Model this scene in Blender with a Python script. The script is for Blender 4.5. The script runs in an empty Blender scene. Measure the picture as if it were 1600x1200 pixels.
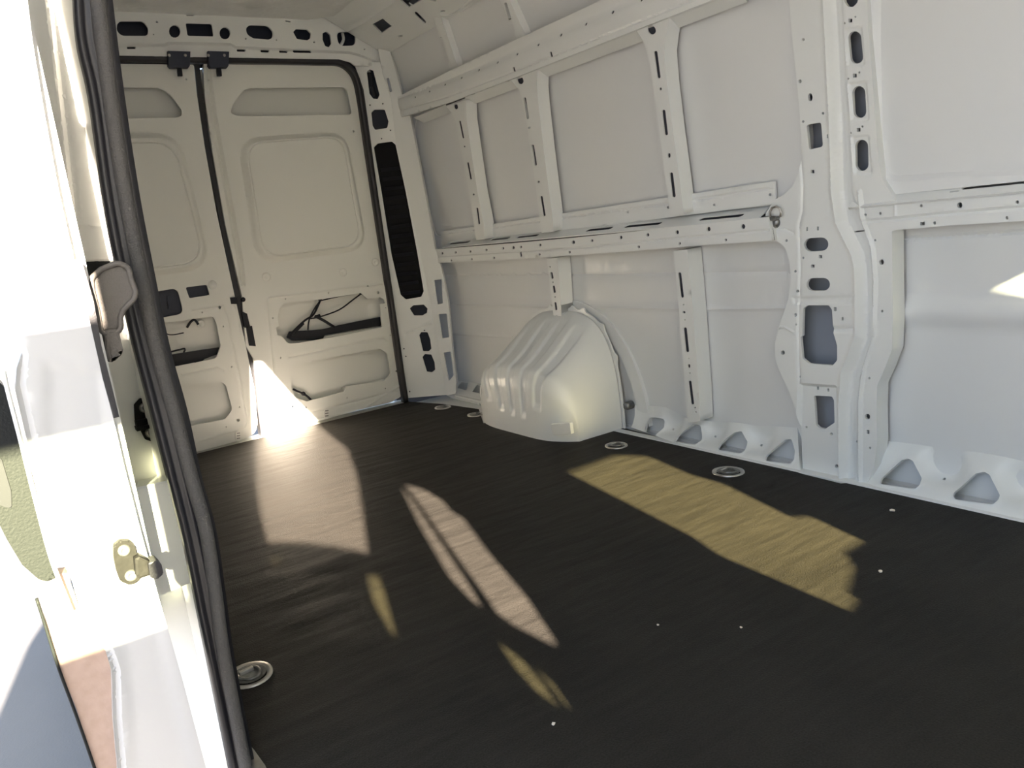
import bpy, bmesh, math, random
import numpy as np
from mathutils import Vector, Matrix
from mathutils.geometry import delaunay_2d_cdt
random.seed(4); np.random.seed(4)
C = bpy.context.scene.collection
scn = bpy.context.scene

# ------------------------------------------------------------------ camera
FPX = 1223.1255
CC = np.array([800., 600.])
def _rot():
    a = np.array([-833., -148., FPX]); a /= np.linalg.norm(a)
    b = np.array([1880., -473., FPX]); b /= np.linalg.norm(b)
    d = np.cross(a, b); d /= np.linalg.norm(d)
    if d[1] < 0: d = -d
    b = np.cross(d, a)
    return np.stack([-a, b, -d], 1)
RM = _rot()
CAM = np.array([3.965, -1.860, 0.9])
cd = bpy.data.cameras.new('camera'); cam = bpy.data.objects.new('camera', cd); C.objects.link(cam)
cd.sensor_width = 36; cd.lens = FPX / 1600 * 36; cd.clip_start = .02; cd.clip_end = 400
M = Matrix(((RM[0][0], -RM[1][0], -RM[2][0], CAM[0]), (RM[0][1], -RM[1][1], -RM[2][1], CAM[1]),
            (RM[0][2], -RM[1][2], -RM[2][2], CAM[2]), (0, 0, 0, 1)))
cam.matrix_world = M
scn.camera = cam

# ------------------------------------------------------------------ light
SUN_AZ, SUN_EL = 12.0, 18.0
w = bpy.data.worlds.new('world'); scn.world = w; w.use_nodes = True
wn = w.node_tree; wn.nodes.clear()
out = wn.nodes.new('ShaderNodeOutputWorld'); bg = wn.nodes.new('ShaderNodeBackground')
sky = wn.nodes.new('ShaderNodeTexSky'); sky.sky_type = 'NISHITA'; sky.sun_disc = False
sky.sun_elevation = math.radians(SUN_EL); sky.sun_rotation = math.radians(90 + SUN_AZ)
sky.air_density = 1.0; sky.dust_density = 2.5; sky.ozone_density = 1.0
mixw = wn.nodes.new('ShaderNodeMix'); mixw.data_type = 'RGBA'; mixw.inputs['Factor'].default_value = .93
wn.links.new(sky.outputs[0], mixw.inputs['A']); mixw.inputs['B'].default_value = (.74, .92, 1.20, 1)
wn.links.new(mixw.outputs['Result'], bg.inputs['Color']); bg.inputs['Strength'].default_value = 1.42
wn.links.new(bg.outputs[0], out.inputs[0])
sl = bpy.data.lights.new('sun', 'SUN'); sun = bpy.data.objects.new('sun', sl); C.objects.link(sun)
sl.energy = 100; sl.angle = math.radians(.6); sl.color = (1.0, .83, .66)
_a, _e = math.radians(SUN_AZ), math.radians(SUN_EL)
SDIR = Vector((-math.cos(_a) * math.cos(_e), math.sin(_a) * math.cos(_e), -math.sin(_e)))
sun.rotation_euler = SDIR.to_track_quat('-Z', 'Y').to_euler()
sun.location = (8, -4, 4)
scn.view_settings.view_transform = 'Standard'; scn.view_settings.look = 'None'
scn.view_settings.exposure = 0.44; scn.view_settings.gamma = 1.0
scn.view_settings.use_curve_mapping = False

# ------------------------------------------------------------------ materials
def mat(name, col, rough=.5, metal=0., coat=0., noise=None, bump=None, spec=.5, trans=None):
    m = bpy.data.materials.new(name); m.use_nodes = True
    nt = m.node_tree; b = nt.nodes['Principled BSDF']
    b.inputs['Base Color'].default_value = (*col, 1); b.inputs['Roughness'].default_value = rough
    b.inputs['Metallic'].default_value = metal; b.inputs['Coat Weight'].default_value = coat
    b.inputs['Coat Roughness'].default_value = .12; b.inputs['Specular IOR Level'].default_value = spec
    tc = nt.nodes.new('ShaderNodeTexCoord')
    if noise:
        sc, amt, col2 = noise
        n = nt.nodes.new('ShaderNodeTexNoise'); n.inputs['Scale'].default_value = sc; n.inputs['Detail'].default_value = 5
        nt.links.new(tc.outputs['Object'], n.inputs['Vector'])
        r = nt.nodes.new('ShaderNodeMapRange'); r.inputs['From Min'].default_value = .35; r.inputs['From Max'].default_value = .7
        r.inputs['To Max'].default_value = amt
        nt.links.new(n.outputs['Fac'], r.inputs['Value'])
        mx = nt.nodes.new('ShaderNodeMix'); mx.data_type = 'RGBA'
        mx.inputs['A'].default_value = (*col, 1); mx.inputs['B'].default_value = (*col2, 1)
        nt.links.new(r.outputs[0], mx.inputs['Factor']); nt.links.new(mx.outputs['Result'], b.inputs['Base Color'])
    if bump:
        sc, st, ds = bump
        n = nt.nodes.new('ShaderNodeTexNoise'); n.inputs['Scale'].default_value = sc; n.inputs['Detail'].default_value = 3
        nt.links.new(tc.outputs['Object'], n.inputs['Vector'])
        bp = nt.nodes.new('ShaderNodeBump'); bp.inputs['Strength'].default_value = st; bp.inputs['Distance'].default_value = ds
        nt.links.new(n.outputs['Fac'], bp.inputs['Height']); nt.links.new(bp.outputs[0], b.inputs['Normal'])
    return m
WHITE = mat('van_white', (.82, .835, .82), .42, coat=.25, bump=(1.6, .25, .02))
WHITED = mat('van_white_door', (.785, .79, .745), .45, coat=.2, bump=(1.4, .2, .02))
SKIN = mat('van_white_skin', (.785, .795, .79), .48, coat=.15, bump=(1.2, .3, .03))
ROOFM = mat('roof_primer', (.80, .80, .78), .35, coat=.3, bump=(7, .7, .03))
RUBBER = mat('black_rubber', (.012, .012, .016), .42, bump=(300, .15, .002))
FLOCK = mat('grey_trim_seal', (.075, .072, .070), .75, bump=(420, .6, .003))
BLACKP = mat('black_plastic', (.012, .013, .018), .5, spec=.3)
VENTM = mat('vent_black', (.006, .006, .007), .6, spec=.15)
CAV = mat('inner_grey_primer', (.33, .355, .40), .6)  # primer grey, taken darker to deepen the shade behind openings
CAVD = mat('cavity_shade', (.06, .065, .08), .7)  # near-black colour standing in for shade inside the cavities
NAVYP = mat('dark_blue_plastic', (.020, .026, .048), .5)
GREYP = mat('grey_textured_plastic', (.11, .10, .09), .6, bump=(500, .5, .002))
SIDEP = mat('side_moulding_plastic', (.010, .012, .013), .6, spec=.2, bump=(260, .3, .002))
ZINC = mat('zinc_steel', (.62, .61, .58), .35, 1.0, noise=(35, .6, (.38, .37, .35)))
STEELD = mat('dark_steel', (.009, .0085, .008), .6, .0, spec=.15, noise=(60, .8, (.016, .015, .014)), bump=(90, .3, .002))
STEEL = mat('bare_steel', (.33, .33, .32), .42, .85, noise=(60, .8, (.16, .16, .15)), bump=(90, .3, .002))
CRUMB = mat('crumb', (.75, .66, .55), .8)
GAPM = mat('gap_black', (.015, .015, .016), .5)

# floor: black anti-slip coated plywood
FLOOR = bpy.data.materials.new('black_cargo_floor'); FLOOR.use_nodes = True
nt = FLOOR.node_tree; b = nt.nodes['Principled BSDF']
tc = nt.nodes.new('ShaderNodeTexCoord')
mp = nt.nodes.new('ShaderNodeMapping'); mp.inputs['Scale'].default_value = (1.0, 2.2, 1); mp.inputs['Rotation'].default_value = (0, 0, math.radians(72))
n1 = nt.nodes.new('ShaderNodeTexNoise'); n1.inputs['Scale'].default_value = 1.3; n1.inputs['Detail'].default_value = 7; n1.inputs['Roughness'].default_value = .62
nt.links.new(tc.outputs['Object'], mp.inputs[0]); nt.links.new(mp.outputs[0], n1.inputs['Vector'])
cr = nt.nodes.new('ShaderNodeValToRGB')
cr.color_ramp.elements[0].position = .3; cr.color_ramp.elements[0].color = (.0165, .0152, .0132, 1)
cr.color_ramp.elements[1].position = .75; cr.color_ramp.elements[1].color = (.026, .0236, .0202, 1)
nt.links.new(n1.outputs['Fac'], cr.inputs[0])
n2 = nt.nodes.new('ShaderNodeTexNoise'); n2.inputs['Scale'].default_value = 260; n2.inputs['Detail'].default_value = 2
nt.links.new(tc.outputs['Object'], n2.inputs['Vector'])
mx = nt.nodes.new('ShaderNodeMix'); mx.data_type = 'RGBA'; mx.blend_type = 'OVERLAY'; mx.inputs['Factor'].default_value = .7
nt.links.new(cr.outputs[0], mx.inputs['A']); nt.links.new(n2.outputs['Fac'], mx.inputs['B'])
nt.links.new(mx.outputs['Result'], b.inputs['Base Color'])
b.inputs['Roughness'].default_value = .62; b.inputs['Specular IOR Level'].default_value = .15
mp2 = nt.nodes.new('ShaderNodeMapping'); mp2.inputs['Scale'].default_value = (5, 1.3, 1)
n3 = nt.nodes.new('ShaderNodeTexNoise'); n3.inputs['Scale'].default_value = 3.0; n3.inputs['Detail'].default_value = 2
nt.links.new(tc.outputs['Object'], mp2.inputs[0]); nt.links.new(mp2.outputs[0], n3.inputs['Vector'])
bp1 = nt.nodes.new('ShaderNodeBump'); bp1.inputs['Strength'].default_value = .35; bp1.inputs['Distance'].default_value = .02
nt.links.new(n3.outputs['Fac'], bp1.inputs['Height'])
bp2 = nt.nodes.new('ShaderNodeBump'); bp2.inputs['Strength'].default_value = .5; bp2.inputs['Distance'].default_value = .0025
nt.links.new(n2.outputs['Fac'], bp2.inputs['Height']); nt.links.new(bp1.outputs[0], bp2.inputs['Normal'])
nt.links.new(bp2.outputs[0], b.inputs['Normal'])

def tinted(name, col):
    m = bpy.data.materials.new(name); m.use_nodes = True
    nt = m.node_tree; nt.nodes.clear()
    o = nt.nodes.new('ShaderNodeOutputMaterial'); t = nt.nodes.new('ShaderNodeBsdfTransparent'); g = nt.nodes.new('ShaderNodeBsdfGlossy')
    t.inputs[0].default_value = (*col, 1); g.inputs['Roughness'].default_value = .02
    f = nt.nodes.new('ShaderNodeFresnel'); s = nt.nodes.new('ShaderNodeMixShader')
    nt.links.new(f.outputs[0], s.inputs[0]); nt.links.new(t.outputs[0], s.inputs[1]); nt.links.new(g.outputs[0], s.inputs[2])
    nt.links.new(s.outputs[0], o.inputs[0]); return m
GLASS = tinted('green_tinted_glass', (.80, .80, .62))
GLASSC = tinted('light_glass', (.80, .84, .72))

# ------------------------------------------------------------------ helpers
def link(name, me, m, parent=None, kind=None, smooth=True):
    o = bpy.data.objects.new(name, me); C.objects.link(o)
    if m and not me.materials: me.materials.append(m)
    if parent: o.parent = parent; o.matrix_parent_inverse = parent.matrix_world.inverted()
    if kind: o['kind'] = kind
    if smooth:
        for p in me.polygons: p.use_smooth = True
    return o
def tag(o, label, cat, group=None, kind=None):
    o['label'] = label; o['category'] = cat
    if group: o['group'] = group
    if kind: o['kind'] = kind
    return o
def empty(name, loc=(0, 0, 0), rz=0):
    o = bpy.data.objects.new(name, None); C.objects.link(o); o.location = loc; o.rotation_euler = (0, 0, rz)
    o.empty_display_size = .05
    bpy.context.view_layer.update()
    return o

def ray(u, v):
    d = np.array([u - CC[0], v - CC[1], FPX]); return RM.T @ d
class Surf:
    """plane with origin O, in-plane unit axes S and T; h goes along N"""
    def __init__(s, O, S, T, N=None):
        s.O = np.array(O, float); s.S = np.array(S, float); s.S /= np.linalg.norm(s.S)
        s.T = np.array(T, float); s.T -= s.S * (s.T @ s.S); s.T /= np.linalg.norm(s.T)
        n = np.cross(s.S, s.T)
        if N is not None and n @ np.array(N, float) < 0: n = -n
        s.N = n
    def at(s, u, v, h=0.):
        r = ray(u, v); P0 = s.O + s.N * h
        t = ((P0 - CAM) @ s.N) / (r @ s.N); p = CAM + r * t - P0
        return (p @ s.S, p @ s.T)
    def px(s, pts, h=0.): return [s.at(*p, h) for p in pts]
    def world(s, a, b, h=0.): return s.O + s.S * a + s.T * b + s.N * h
def inside(poly, P):
    poly = np.asarray(poly); x, y = P[:, 0], P[:, 1]; r = np.zeros(len(P), bool)
    x1, y1 = poly[:, 0], poly[:, 1]; x2, y2 = np.roll(x1, -1), np.roll(y1, -1)
    for i in range(len(poly)):
        c = ((y1[i] > y) != (y2[i] > y))
        with np.errstate(divide='ignore', invalid='ignore'):
            xi = (x2[i] - x1[i]) * (y - y1[i]) / (y2[i] - y1[i] + 1e-18) + x1[i]
        r ^= c & (x < xi)
    return r
def pdist(poly, P, closed=True):
    poly = np.asarray(poly); n = len(poly); d = np.full(len(P), 1e9)
    for i in range(n if closed else n - 1):
        a = poly[i]; e = poly[(i + 1) % n] - a; L = e @ e
        t = np.clip(((P - a) @ e) / (L + 1e-18), 0, 1)
        q = a + t[:, None] * e
        d = np.minimum(d, np.hypot(P[:, 0] - q[:, 0], P[:, 1] - q[:, 1]))
    return d
def rnd(pts, r, n=5):
    """fillet polygon corners; r single or per-point"""
    pts = [np.array(p, float) for p in pts]; N = len(pts); o = []
    for i in range(N):
        p, a, c = pts[i], pts[i - 1], pts[(i + 1) % N]
        ri = r[i] if hasattr(r, '__len__') else r
        u = a - p; v = c - p; lu = np.linalg.norm(u); lv = np.linalg.norm(v)
        if ri <= 0 or lu < 1e-9 or lv < 1e-9: o.append(p); continue
        u /= lu; v /= lv
        ang = math.acos(max(-1, min(1, u @ v)))
        if ang > 3.0: o.append(p); continue
        d = min(ri / math.tan(ang / 2), lu * .48, lv * .48)
        A = p + u * d; B = p + v * d
        for k in range(n + 1):
            t = k / n; o.append(A * (1 - t) ** 2 + 2 * p * t * (1 - t) + B * t * t)
    return [tuple(q) for q in o]
def ell(cx, cy, rx, ry=None, n=10):
    ry = ry or rx
    return [(cx + rx * math.cos(2 * math.pi * k / n), cy + ry * math.sin(2 * math.pi * k / n)) for k in range(n)]
def sq(cx, cy, r): return [(cx - r, cy - r), (cx + r, cy - r), (cx + r, cy + r), (cx - r, cy + r)]
def slot(x1, y1, x2, y2, r, n=5):
    a = math.atan2(y2 - y1, x2 - x1); o = []
    for k in range(n + 1): t = a + math.pi / 2 + math.pi * k / n; o.append((x1 + r * math.cos(t), y1 + r * math.sin(t)))
    for k in range(n + 1): t = a - math.pi / 2 + math.pi * k / n; o.append((x2 + r * math.cos(t), y2 + r * math.sin(t)))
    return o
def resample(poly, res, closed=True):
    o = []; n = len(poly)
    for i in range(n if closed else n - 1):
        a = np.array(poly[i]); b = np.array(poly[(i + 1) % n]); k = max(1, int(math.ceil(np.linalg.norm(b - a) / res)))
        for j in range(k): o.append(tuple(a + (b - a) * j / k))
    if not closed: o.append(tuple(poly[-1]))
    return o
def offset(poly, d):
    P = np.array(poly); a = np.roll(P, 1, 0); b = np.roll(P, -1, 0); t = b - a; L = np.linalg.norm(t, axis=1)[:, None] + 1e-12
    nrm = np.stack([t[:, 1], -t[:, 0]], 1) / L
    A = .5 * np.sum(P[:, 0] * np.roll(P[:, 1], -1) - np.roll(P[:, 0], -1) * P[:, 1])
    if A < 0: nrm = -nrm
    return P + nrm * d
def plate(name, surf, outline, holes=(), feats=(), res=.03, h=0., lip=.004, olip=None, m=None, parent=None, hf=None, kind=None, extra=None):
    """pressed sheet: conforming mesh with real holes, embossed features and folded lips.
    feats: ('step', poly, depth, ramp) / ('line', polyline, depth, width)"""
    olip = lip if olip is None else olip
    loops = [resample(outline, res)] + [resample(x, res) for x in holes]
    V = []; E = []
    for L in loops:
        k = len(V); V += L; E += [(k + i, k + (i + 1) % len(L)) for i in range(len(L))]
    bnd = len(V)
    O = np.array(outline); lo = O.min(0); hi = O.max(0)
    pts = []
    for f in feats:
        if f[0] == 'step':
            rr = resample(f[1], max(res * .7, .008))
            for d in (0, -f[3] * .5, -f[3]): pts += [tuple(q) for q in offset(rr, d)]
        else:
            rr = np.array(resample(f[1], max(res * .7, .008), False)); t = np.gradient(rr, axis=0); t /= np.linalg.norm(t, axis=1)[:, None] + 1e-12
            nn = np.stack([-t[:, 1], t[:, 0]], 1)
            for d in (0, f[3] * .5, -f[3] * .5, f[3], -f[3]): pts += [tuple(q) for q in rr + nn * d]
    if extra: pts += extra
    nx = max(1, int((hi[0] - lo[0]) / res)); ny = max(1, int((hi[1] - lo[1]) / res))
    for i in range(1, nx):
        for j in range(1, ny):
            pts.append((lo[0] + (hi[0] - lo[0]) * (i + .25 * (j % 2)) / nx, lo[1] + (hi[1] - lo[1]) * j / ny))
    if pts:
        Pp = np.array(pts); ok = inside(outline, Pp) & (pdist(loops[0], Pp) > res * .15)
        for L in loops[1:]:
            ok &= ~inside(L, Pp); ok &= pdist(L, Pp) > min(res * .15, .002)
        Pp = Pp[ok]
        Pp = Pp[np.unique(np.round(Pp / .0015).astype(int), axis=0, return_index=True)[1]]
        V = list(V) + [tuple(q) for q in Pp]
    r = delaunay_2d_cdt([Vector(v) for v in V], E, [], 0, 1e-6)
    rv = np.array([tuple(v) for v in r[0]]); rf = [tuple(f) for f in r[2]]
    cen = np.array([rv[list(f)].mean(0) for f in rf])
    ok = inside(outline, cen)
    for L in holes: ok &= ~inside(L, cen)
    rf = [f for f, k in zip(rf, ok) if k]
    H = np.full(len(rv), float(h))
    for f in feats:
        if f[0] == 'step':
            sd = np.where(inside(f[1], rv), pdist(f[1], rv), 0)
            t = np.clip(sd / f[3], 0, 1); H += f[2] * (t * t * (3 - 2 * t))
        else:
            d = pdist(f[1], rv, False); t = np.clip(1 - d / f[3], 0, 1); H += f[2] * (t * t * (3 - 2 * t))
    if hf is not None: H += hf(rv)
    W = surf.O + rv[:, :1] * surf.S + rv[:, 1:2] * surf.T + H[:, None] * surf.N
    bm = bmesh.new(); bv = [bm.verts.new(p) for p in W]
    for f in rf:
        a, b2, c2 = (rv[f[0]], rv[f[1]], rv[f[2]])
        try: bm.faces.new([bv[i] for i in f])
        except ValueError: pass
    bmesh.ops.delete(bm, geom=[v for v in bm.verts if not v.link_faces], context='VERTS')
    # orient to N
    bm.normal_update()
    N = Vector(surf.N)
    for f in bm.faces:
        if f.normal.dot(N) < 0: f.normal_flip()
    for e in bm.edges:
        if len(e.link_faces) == 2 and e.calc_face_angle(0) > .55: e.smooth = False
    be = [e for e in bm.edges if e.is_boundary]
    if lip or olip:
        ol = np.array(resample(outline, res))
        vs = {}
        bv2 = list({v for e in be for v in e.verts})
        co = np.array([((np.array(v.co) - surf.O) @ surf.S, (np.array(v.co) - surf.O) @ surf.T) for v in bv2])
        dd = pdist(ol, co)
        for v, d in zip(bv2, dd):
            L = olip if d < 1e-4 else lip
            vs[v] = bm.verts.new(v.co - N * L)
        for e in be:
            a, c = e.verts
            f0 = e.link_faces[0]
            try:
                f = bm.faces.new((a, c, vs[c], vs[a]))
                ls = [l for l in e.link_loops if l.face is f0][0]
                if ls.vert is a: f.normal_flip()
            except ValueError: pass
            e.smooth = False
    me = bpy.data.meshes.new(name); bm.to_mesh(me); bm.free()
    o = link(name, me, m or WHITE, parent, kind)
    return o
def bm_obj(name, bm, m, parent=None, kind=None, smooth=False):
    bmesh.ops.recalc_face_normals(bm, faces=bm.faces)
    me = bpy.data.meshes.new(name); bm.to_mesh(me); bm.free()
    return link(name, me, m, parent, kind, smooth)
def add_box(bm, lo, hi, bev=0., M4=None):
    c = [(lo[i] + hi[i]) / 2 for i in range(3)]; s = [abs(hi[i] - lo[i]) for i in range(3)]
    g = bmesh.ops.create_cube(bm, size=1, matrix=Matrix.Translation(c) @ Matrix.Diagonal((*s, 1)))
    vs = g['verts']
    if bev:
        es = list({e for v in vs for e in v.link_edges})
        g2 = bmesh.ops.bevel(bm, geom=es, offset=bev, segments=2, affect='EDGES', profile=.6)
        vs = list(set(g2['verts']) | {v for v in vs if v.is_valid})
    if M4 is not None: bmesh.ops.transform(bm, matrix=M4, verts=[v for v in vs if v.is_valid])
def sweep(bm, path, prof, up=None, closed=False, cap=True):
    """sweep 2-D profile [(a,b)] along a 3-D path; a along side, b along up"""
    path = [Vector(p) for p in path]; n = len(path); rings = []
    for i, p in enumerate(path):
        if closed: t = (path[(i + 1) % n] - path[i - 1]).normalized()
        else: t = (path[min(i + 1, n - 1)] - path[max(i - 1, 0)]).normalized()
        u = Vector(up) if up is not None else Vector((0, 0, 1))
        if abs(u.dot(t)) > .98: u = Vector((1, 0, 0)) if abs(t.x) < .9 else Vector((0, 1, 0))
        u = (u - t * u.dot(t)).normalized(); s = t.cross(u)
        rings.append([bm.verts.new(p + s * a + u * b) for a, b in prof])
    k = len(prof)
    for i in range(n if closed else n - 1):
        A, B = rings[i], rings[(i + 1) % n]
        for j in range(k): bm.faces.new((A[j], A[(j + 1) % k], B[(j + 1) % k], B[j]))
    if cap and not closed:
        bm.faces.new(rings[0][::-1]); bm.faces.new(rings[-1])
def circ(r, n=10, ry=None): return [(r * math.cos(2 * math.pi * k / n), (ry or r) * math.sin(2 * math.pi * k / n)) for k in range(n)]
def smoothpath(pts, n=6):
    P = [Vector(p) for p in pts]; P = [P[0] * 2 - P[1]] + P + [P[-1] * 2 - P[-2]]; o = []
    for i in range(1, len(P) - 2):
        for k in range(n):
            t = k / n; a, b, c, d = P[i - 1:i + 3]
            o.append(.5 * ((2 * b) + (c - a) * t + (2 * a - 5 * b + 4 * c - d) * t * t + (3 * b - a - 3 * c + d) * t ** 3))
    o.append(P[-2]); return o
def tube(name, pts, r, m, parent=None, n=8, sm=6, kind=None):
    bm = bmesh.new(); sweep(bm, smoothpath(pts, sm) if sm else pts, circ(r, n)); return bm_obj(name, bm, m, parent, kind, True)
def lathe(bm, prof, M4=None, n=20, start=0):
    rings = []
    for r, z in prof: rings.append([bm.verts.new((r * math.cos(2 * math.pi * k / n), r * math.sin(2 * math.pi * k / n), z)) for k in range(n)] if r > 1e-6 else [bm.verts.new((0, 0, z))])
    for A, B in zip(rings, rings[1:]):
        for k in range(n):
            q = (A[k % len(A)], A[(k + 1) % len(A)], B[(k + 1) % len(B)], B[k % len(B)])
            q = list(dict.fromkeys(q))
            if len(q) > 2: bm.faces.new(q)
    if M4 is not None: bmesh.ops.transform(bm, matrix=M4, verts=[v for R in rings for v in R])
def prism(bm, surf, poly, h0, h1, bev=0):
    A = [bm.verts.new(surf.world(a, b, h0)) for a, b in poly]; B = [bm.verts.new(surf.world(a, b, h1)) for a, b in poly]
    n = len(poly)
    fs = [bm.faces.new(A[::-1]), bm.faces.new(B)] + [bm.faces.new((A[i], A[(i + 1) % n], B[(i + 1) % n], B[i])) for i in range(n)]
    if bev:
        bmesh.ops.bevel(bm, geom=list(fs[1].edges), offset=bev, segments=2, affect='EDGES', profile=.6)

X, Y, Z = (1, 0, 0), (0, 1, 0), (0, 0, 1)

# ================================================================== STRUCTURE
LOW = Surf((0, .25, 0), X, (0, -.02, .77), (0, -1, 0))       # lower side wall, rib plane
TZ = .77
UP = Surf((0, .23, .77), X, (0, -.055, .73), (0, -1, 0))     # upper side wall
TOP = Surf((0, .205, 1.56), X, (0, -.095, .33), (0, -1, 0))  # cant rail band
PIL = Surf((0, .245, 0), X, (0, 0, 1), (0, -1, 0))           # big centre pillar
RX = Surf((0, 0, 0), Y, Z, X)                                 # rear doors
FL = Surf((0, 0, 0), X, Y, Z)

def box_struct(name, lo, hi, m, parent=None, kind='structure'):
    bm = bmesh.new(); add_box(bm, lo, hi); return bm_obj(name, bm, m, parent, kind if not parent else None)

# ---- floor
def floor_edge():
    far = FL.px([(640, 627), (690, 632), (745, 640), (752, 662), (880, 697), (930, 695), (985, 665), (1050, 690), (1190, 721), (1250, 742), (1310, 757), (1350, 755), (1450, 778), (1600, 815)])
    return far
fe = floor_edge()
fo = [(0.015, -1.655), (.015, .0)] + [(x, y + .012) for x, y in fe[1:4]] + [(1.5, .28)] + [(x, y + .012) for x, y in fe[7:]] + [(4.3, .235), (4.3, -1.72), (2.72, -1.665), (2.58, -1.625), (2.2, -1.61), (2.2, -1.655), (1.5, -1.655), (1.45, -1.40), (.8, -1.40), (.75, -1.655)]
def fh(rv):
    # slight warping of the board near the rear, small dents
    h = np.zeros(len(rv))
    for (u, v, a, r) in [(500, 885, .004, .05), (545, 870, .003, .05), (420, 905, .003, .05), (455, 925, .0035, .06), (485, 962, .004, .05), (520, 995, .003, .06), (560, 1010, .003, .05), (600, 880, .002, .05)]:
        x, y = FL.at(u, v); h += a * np.exp(-((rv[:, 0] - x) ** 2 + ((rv[:, 1] - y) * .7) ** 2) / r ** 2)
    return h
floor = plate('floor', FL, fo, res=.035, lip=.02, m=FLOOR, hf=fh, kind='structure')
box_struct('floor_underbody', (-.02, -1.58, -.12), (4.34, .34, -.021), WHITE, parent=floor)

# ---- ground outside
bm = bmesh.new(); add_box(bm, (-30, -40, -.60), (30, 30, -.55))
GROUND = mat('pale_concrete', (.13, .135, .145), .85, noise=(3, .5, (.11, .115, .12)), bump=(120, .3, .004))
bm_obj('ground', bm, GROUND, kind='structure')

# ---- outer shell of the body (closes the cavities, carries bounce light)
shell = box_struct('wall_right', (-.13, .400, -.05), (4.35, .415, 2.08), SKIN)
def shell_poly(name, pts, th, m, parent=None, kind='structure'):
    """extrude closed polygon (list of 3-D points, planar) by vector th"""
    bm = bmesh.new(); A = [bm.verts.new(p) for p in pts]; B = [bm.verts.new(Vector(p) + Vector(th)) for p in pts]; n = len(pts)
    bm.faces.new(A); bm.faces.new(B[::-1])
    for i in range(n): bm.faces.new((A[i], B[i], B[(i + 1) % n], A[(i + 1) % n]))
    return bm_obj(name, bm, m, parent, None if parent else kind)
# near side wall behind the sliding door opening, plain inner panel and ribs
bm = bmesh.new(); add_box(bm, (-.02, -1.715, -.02), (2.24, -1.70, 2.02)); wl = bm_obj('wall_left', bm, SKIN, None, 'structure')
bm = bmesh.new(); add_box(bm, (4.16, -1.980, -.02), (4.36, -1.87, 2.02)); add_box(bm, (4.18, -2.04, -.12), (4.34, -1.93, .97), .02); add_box(bm, (4.18, -2.045, .90), (4.22, -1.988, 2.2), .008); bm_obj('pillar_and_sun_block', bm, WHITE, wl)  # pillar, plus unseen lower box and post added to shade the jamb
bm = bmesh.new(); add_box(bm, (2.24, -1.93, 1.84), (4.16, -1.80, 2.02), .02); bm_obj('door_header', bm, WHITE, wl)
bm = bmesh.new()
for x in (.6, 1.2, 1.9): add_box(bm, (x, -1.70, .1), (x + .06, -1.64, 1.84), .01)
add_box(bm, (.05, -1.70, .77), (2.2, -1.635, .86), .01)
bm_obj('wall_rib', bm, WHITE, wl)

# ---- ceiling, rippled to imitate its patchwork of reflections
def roofh(rv):
    h = (.006 * np.sin(rv[:, 0] * 26) * np.sin(rv[:, 1] * 21) + .003 * np.sin(rv[:, 0] * 9 + rv[:, 1] * 40)) * np.clip(rv[:, 0] / .3, .1, 1)
    return h
RF = Surf((0, 0, 2.012), X, Y, (0, 0, -1))
plate('ceiling', RF, [(.02, -1.93), (4.36, -1.93), (4.36, .05), (.25, .05), (.02, -.25)], res=.05, lip=.02, m=ROOFM, hf=roofh, kind='structure')
box_struct('ceiling_outer', (-.13, -1.95, 2.09), (4.36, .42, 2.11), ROOFM)

# ---- unseen mask added here; cut-outs shaped to throw the sun patches
PX = 4.27
PT = Surf((PX, 0, 0), Y, Z, (-1, 0, 0))
def back(p):
    p = np.array(p); s = -np.array(SDIR); return tuple((p + s * ((PX - p[0]) / s[0]))[1:])
def bp(pts, f): return [back(f(*p)) for p in pts]
fz = lambda u, v: FL.world(*FL.at(u, v)); fx = lambda u, v: RX.world(*RX.at(u, v))
WALLR = Surf((0, .345, 0), X, Z, (0, -1, 0)); fw = lambda u, v: WALLR.world(*WALLR.at(u, v))
hA = bp([(400, 690), (400, 760), (405, 790), (410, 849), (440, 846), (480, 848), (530, 855), (574, 864), (566, 800), (556, 740), (541, 700)], fz) + bp([(492, 660), (450, 618), (406, 568)], fx)
hA = hA[:-2] + hA[-2:] + bp([(395, 570)], fx)
holesP = [hA,
          bp([(411, 873), (424, 896), (437, 870)], fz),
          bp([(572, 900), (582, 940), (612, 993), (617, 988), (600, 925), (590, 897)], fz),
          bp([(626, 762), (655, 822), (700, 900), (738, 940), (751, 946), (733, 915), (690, 850), (650, 790), (632, 766)], fz),
          bp([(632, 757), (655, 788), (697, 848), (742, 910), (762, 938), (772, 955), (800, 975), (862, 1007), (867, 1000), (820, 930), (760, 860), (722, 808), (705, 800), (692, 783), (660, 764)], fz),
          bp([(777, 1003), (800, 1040), (835, 1078), (870, 1102), (850, 1070), (815, 1030)], fz),
          bp([(830, 1035), (850, 1062), (884, 1106), (888, 1103), (866, 1070)], fz),
          bp([(886, 738), (960, 711), (1010, 712), (1080, 742), (1130, 756), (1235, 808), (1262, 805), (1348, 845), (1318, 862), (1332, 885), (1322, 925), (1338, 935), (1325, 954), (1190, 896), (1120, 866), (1080, 838)], fz),
          bp([(1516, 461), (1600, 418), (1700, 370), (1720, 520), (1600, 486)], fw)]
part = plate('sun_patch_mask', PT, [(-1.93, -.1), (.40, -.1), (.40, 2.08), (-1.93, 2.08)], holesP, res=.12, lip=.012, m=WHITE, kind='structure')
for k, hp in enumerate(holesP):
    if k in (0, 3, 4): continue
    bm = bmesh.new(); prism(bm, PT, hp, -.010, -.006); bm_obj('tinted_pane', bm, GLASS if k != 8 else GLASSC, part)  # panes added to tint the sun through the cut-outs

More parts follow.
